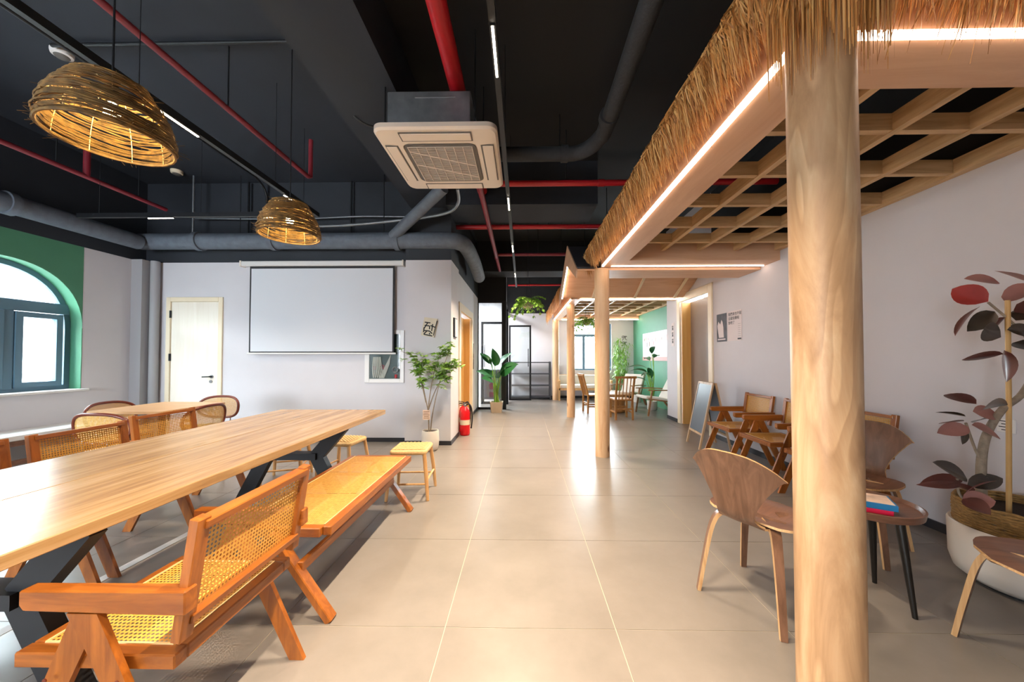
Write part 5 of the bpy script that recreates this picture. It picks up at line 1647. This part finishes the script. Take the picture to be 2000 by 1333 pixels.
t = thing('wall_sign', 'small upright sign with brush characters on the white pillar by the green wall', 'sign', (XR - 0.004, 7.07, 1.71))
MB().box((0, -0.06, -0.23), (0.004, 0.06, 0.23)).build('sheet', M['paper'], t)
mb = MB()
for k in range(3):
    strokes(mb, [[(0.1, 0.8), (0.9, 0.75)], [(0.5, 1.0), (0.45, 0.0)], [(0.15, 0.4), (0.85, 0.42)], [(0.2, 0.0), (0.45, 0.4), (0.8, 0.0)]], -0.002, -0.045, 0.09 - 0.13 * k, 0.09, 0.012, 'yz')
mb.build('brush_print', M['ink'], t)
for lab, y, z, mt in (('dark grey wall socket low on the right wall behind the side table', 3.05, 0.345, 'keypad'), ('white wall socket with sticker behind the rubber plant', 2.24, 0.828, 'white')):
    t = thing('wall_socket', lab, 'wall socket', (XR, y, z))
    MB().box((-0.01, -0.043, -0.043), (0, 0.043, 0.043)).build('plate', M[mt], t, bevel=0.003)
    mb = MB()
    if mt == 'white':
        for k in range(4):
            mb.box((-0.0115, -0.03, 0.025 - 0.018 * k), (-0.01, 0.03 - 0.012 * (k % 2), 0.030 - 0.018 * k))
    else:
        mb.box((-0.0115, -0.014, 0.0), (-0.01, -0.008, 0.014)).box((-0.0115, 0.008, 0.0), (-0.01, 0.014, 0.014))
    mb.build('face_marks', M['ink'], t)

# ================================================================== PIER AND CORRIDOR DETAILS
t = thing('calligraphy_plaque', 'tilted cream plaque with black brush characters on the wall pier', 'plaque', (-1.34, 5.03, 1.685))
t.rotation_euler = (0, math.radians(14), 0)
MB().prism([(-0.085, -0.03, -0.14), (0.105, -0.03, -0.125), (0.085, -0.03, 0.145), (-0.10, -0.03, 0.125)], (0, 0.028, 0)).build('plaque_board', M['paperwarm'] if 'paperwarm' in M else mat('cream_board', '#d8cdb8', 0.7, var=0.08), t)
mb = MB()
strokes(mb, [[(0.05, 0.95), (0.5, 1.0)], [(0.1, 0.7), (0.5, 0.75), (0.55, 0.5)], [(0.3, 1.0), (0.1, 0.4)], [(0.7, 0.95), (0.75, 0.4)], [(0.55, 0.8), (0.95, 0.75)], [(0.15, 0.3), (0.6, 0.35), (0.85, 0.2)], [(0.4, 0.35), (0.2, 0.0), (0.9, 0.02)], [(0.6, 0.2), (0.7, 0.1)], [(0.1, 0.55), (0.15, 0.15)]], -0.085, -0.032, -0.115, 0.18, 0.016)
strokes(mb, [[(0.0, 1.25), (0.0, 0.1)]], 0.09, -0.032, -0.12, 0.19, 0.012)
mb.build('brush_strokes', M['ink'], t)

t = thing('wall_notice', 'small framed pale blue notice on the side of the wall pier', 'notice', (-1.03, 5.28, 1.70))
MB().box((0, -0.10, -0.145), (0.018, 0.12, 0.145)).build('notice_frame', M['ink'], t)
MB().box((0.018, -0.03, -0.135), (0.02, 0.115, 0.135)).build('notice_sheet', M['screen'], t)
t = thing('call_panel', 'tall black call panel on the corridor wall beyond the doorway', 'panel', (XW, 7.62, 1.28))
MB().box((0, -0.06, -0.28), (0.02, 0.06, 0.28)).build('panel_body', M['ink'], t, bevel=0.004)
MB().box((0.02, -0.04, 0.05), (0.022, 0.04, 0.2)).build('panel_screen', M['keypad'], t)
MB().tube([(0.018, 0, -0.05), (0.026, 0, -0.05)], 0.018, 12).build('call_button', M['steel'], t)

def extinguisher(label, loc, rz):
    t = thing('fire_extinguisher', label, 'fire extinguisher', loc, rz, 'fire extinguishers by the corridor doorway')
    MB().lathe([(0.07, 0.0), (0.078, 0.01), (0.08, 0.03), (0.08, 0.36), (0.07, 0.41), (0.03, 0.445), (0.022, 0.46)], 24).build('cylinder', M['redext'], t, smooth=45)
    MB().lathe([(0.0812, 0.17), (0.0812, 0.25)], 24, cap=False).build('label_band', M['cream'], t, smooth=45)
    MB().lathe([(0.024, 0.46), (0.024, 0.49), (0.012, 0.50)], 12).build('valve', M['steel'], t, smooth=45)
    MB().bar((-0.02, 0, 0.495), (0.09, 0, 0.52), 0.02, 0.008).build('squeeze_lever', M['blackmetal'], t)
    MB().bar((-0.02, 0, 0.485), (0.085, 0, 0.475), 0.02, 0.008).build('carry_handle', M['blackmetal'], t)
    MB().tube(bez([(-0.02, 0, 0.48), (-0.06, -0.01, 0.50), (-0.10, -0.03, 0.42), (-0.11, -0.04, 0.25), (-0.095, -0.03, 0.1)], 6), 0.012, 8).build('hose', M['blackmetal'], t, smooth=60)
extinguisher('red fire extinguisher on the floor at the pier, nearer one', (-0.935, 5.70, 0), PI)
extinguisher('red fire extinguisher on the floor tucked behind the nearer one', (-0.985, 5.92, 0), PI + 0.3)

# ================================================================== FAR END FURNITURE
t = thing('metal_shelf_rack', 'empty grey metal shelf rack against the far wall', 'shelf', (0.23, 10.66, 0))
for x in (-0.59, 0.59):
    for y in (-0.17, 0.17):
        MB().box((x - 0.02, y - 0.02, 0), (x + 0.02, y + 0.02, 1.13)).build('post', M['rackmetal'], t)
for z in (0.06, 0.40, 0.75, 1.09):
    MB().box((-0.57, -0.17, z), (0.57, 0.17, z + 0.03)).build('shelf_board', M['rackmetal'], t)
t = thing('grey_cabinet', 'dark grey low cabinet inside the glazed room', 'cabinet', (-0.86, 9.75, 0))
MB().box((-0.28, -0.2, 0.12), (0.28, 0.2, 0.92)).build('body', M['graycab'], t, bevel=0.006)
MB().box((-0.27, -0.215, 0.14), (-0.004, -0.2, 0.90)).build('door', M['rackmetal'], t)
MB().box((0.004, -0.215, 0.14), (0.27, -0.2, 0.90)).build('door', M['rackmetal'], t)
for x in (-0.25, 0.25):
    for y in (-0.17, 0.17):
        MB().box((x - 0.02, y - 0.02, 0), (x + 0.02, y + 0.02, 0.12)).build('foot', M['blackmetal'], t)

def slat_chair():
    t = thing('spindle_chair', 'x', 'chair')     # front = +X
    MB().box((-0.18, -0.19, 0.385), (0.20, 0.19, 0.415)).build('seat', M['oldwood'], t, bevel=0.006)
    for s in (-1, 1):
        MB().sweep([(-0.19, s * 0.17, 0), (-0.18, s * 0.17, 0.40), (-0.30, s * 0.17, 0.86)], 0.034, 0.034, up=(0, 1, 0)).build('back_post', M['oldwood'], t)
        MB().box((0.15, s * 0.17 - 0.018, 0), (0.186, s * 0.17 + 0.018, 0.385)).build('leg', M['oldwood'], t)
        MB().bar((-0.19, s * 0.17, 0.15), (0.17, s * 0.17, 0.15), 0.02, 0.03).build('side_stretcher', M['oldwood'], t)
    MB().bar((-0.185, -0.17, 0.22), (-0.185, 0.17, 0.22), 0.02, 0.03).build('stretcher', M['oldwood'], t)
    MB().bar((0.168, -0.17, 0.22), (0.168, 0.17, 0.22), 0.02, 0.03).build('stretcher', M['oldwood'], t)
    MB().bar((-0.30, -0.21, 0.86), (-0.30, 0.21, 0.86), 0.034, 0.045).build('top_rail', M['oldwood'], t)
    for k in range(4):
        y = -0.105 + 0.07 * k
        MB().tube([(-0.18, y, 0.41), (-0.295, y, 0.85)], 0.011, 7).build('spindle', M['oldwood'], t, smooth=50)
    return t
sp = slat_chair()
sp.location = (2.02, 7.28, 0); sp.rotation_euler = (0, 0, PI / 2 + 0.05)
tag(sp, 'brown spindle back chair with its back to the camera in the seating corner', group='spindle chairs in the seating corner')
clone(sp, (1.62, 8.12, 0), 0.15, 'brown spindle back chair seen from the side between the log columns', 'spindle chairs in the seating corner')
t = thing('low_round_table', 'low brown wooden drum table in the seating corner', 'table', (2.14, 8.22, 0))
MB().lathe([(0.22, 0.0), (0.24, 0.02), (0.22, 0.2), (0.25, 0.38)], 24).build('drum_base', M['oldwood'], t, smooth=40)
MB().lathe([(0.36, 0.38), (0.38, 0.39), (0.38, 0.42), (0.36, 0.43)], 32).build('table_top', M['oldwood'], t, smooth=40)

def lounge():
    t = thing('lounge_chair', 'x', 'chair')      # front = +X
    for s in (-1, 1):
        y = s * 0.30
        MB().sweep([(0.34, y, 0), (0.25, y, 0.54)], 0.03, 0.035, up=(0, 1, 0)).build('leg', M['loungewood'], t)
        MB().sweep([(-0.52, y * 0.93, 0), (-0.30, y * 0.93, 0.28), (0.32, y * 0.93, 0.36)], 0.03, [0.05, 0.07, 0.04], up=(0, 1, 0)).build('side_rail', M['loungewood'], t)
        MB().sweep([(0.34, y, 0.55), (-0.10, y, 0.545), (-0.42, y, 0.52)], 0.05, 0.022).build('armrest', M['loungewood'], t, bevel=0.004)
        MB().sweep([(-0.22, y * 0.86, 0.26), (-0.50, y * 0.86, 0.80)], 0.03, 0.035, up=(0, 1, 0)).build('back_post', M['loungewood'], t)
    MB().sweep([(0.36, 0, 0.385), (-0.22, 0, 0.31)], 0.54, 0.06, up=(0, 0, 1)).build('seat_cushion', M['cushion'], t, bevel=0.015)
    MB().sweep([(-0.22, 0, 0.33), (-0.47, 0, 0.80)], 0.54, 0.07, up=(1, 0, 0.4)).build('back_cushion', M['cushion'], t, bevel=0.015)
    return t
lg = lounge()
lg.location = (2.98, 7.92, 0); lg.rotation_euler = (0, 0, PI + 0.12)
tag(lg, 'wooden lounge chair with pale cushions seen from the side by the green wall', group='lounge chairs in the seating corner')
clone(lg, (2.70, 9.2, 0), PI + 0.8, 'pale cushioned lounge chair deeper in the seating corner', 'lounge chairs in the seating corner')

t = thing('wooden_sofa', 'long pale wood sofa bench under the far window', 'sofa', (1.84, 10.52, 0))
MB().box((-0.80, -0.30, 0.30), (0.75, 0.27, 0.36)).build('seat_frame', M['stoolwood'], t)
MB().box((-0.74, -0.28, 0.36), (0.70, 0.2, 0.46)).build('seat_cushion', M['cushion'], t, bevel=0.02)
MB().sweep([(-0.74, 0.20, 0.58), (0.70, 0.20, 0.58)], 0.08, 0.30).build('back_cushion', M['cushion'], t, bevel=0.02)
for x in (-0.78, 0.73):
    MB().box((x - 0.025, -0.30, 0), (x + 0.025, -0.25, 0.58)).build('leg', M['stoolwood'], t)
    MB().box((x - 0.025, 0.22, 0), (x + 0.025, 0.27, 0.70)).build('leg', M['stoolwood'], t)
    MB().box((x - 0.03, -0.31, 0.55), (x + 0.03, 0.27, 0.59)).build('armrest', M['stoolwood'], t)
MB().box((-0.80, 0.24, 0.66), (0.75, 0.27, 0.74)).build('top_rail', M['stoolwood'], t)

t = thing('wall_board', 'white display board with small prints on the green wall', 'board', (3.425, 9.16, 1.57))
MB().box((-0.02, -0.87, -0.35), (0, 0.87, 0.35)).build('board_panel', M['board'], t)
MB().box((-0.03, -0.87, -0.40), (0, 0.87, -0.30)).build('board_base', M['boardtrim'], t)
rl = random.Random(17)
for k in range(16):
    y, z, hh = -0.8 + 0.10 * k + rl.uniform(-0.02, 0.02), rl.uniform(0.02, 0.2), rl.uniform(0.05, 0.14)
    MB().box((-0.0225, y, z - hh / 2), (-0.02, y + 0.045, z + hh / 2)).build('small_print', M[('red', 'keypad', 'leafg', 'copper')[k % 4]], t)
t = thing('wall_lettering', 'two black brush characters on the far wall above the bamboo', 'lettering', (3.08, YF - 0.004, 1.58))
mb = MB()
for k in range(2):
    strokes(mb, [[(0.0, 0.9), (0.35, 0.95), (0.35, 0.55), (0.0, 0.55), (0.0, 0.9)], [(0.5, 1.0), (0.55, 0.5)], [(0.45, 0.8), (1.0, 0.85)], [(0.8, 1.0), (0.6, 0.35), (1.0, 0.1)], [(0.3, 0.4), (0.0, 0.0)]], 0.0, 0, 0.20 - 0.18 * k, 0.15, 0.014)
mb.build('brush_characters', M['ink'], t)
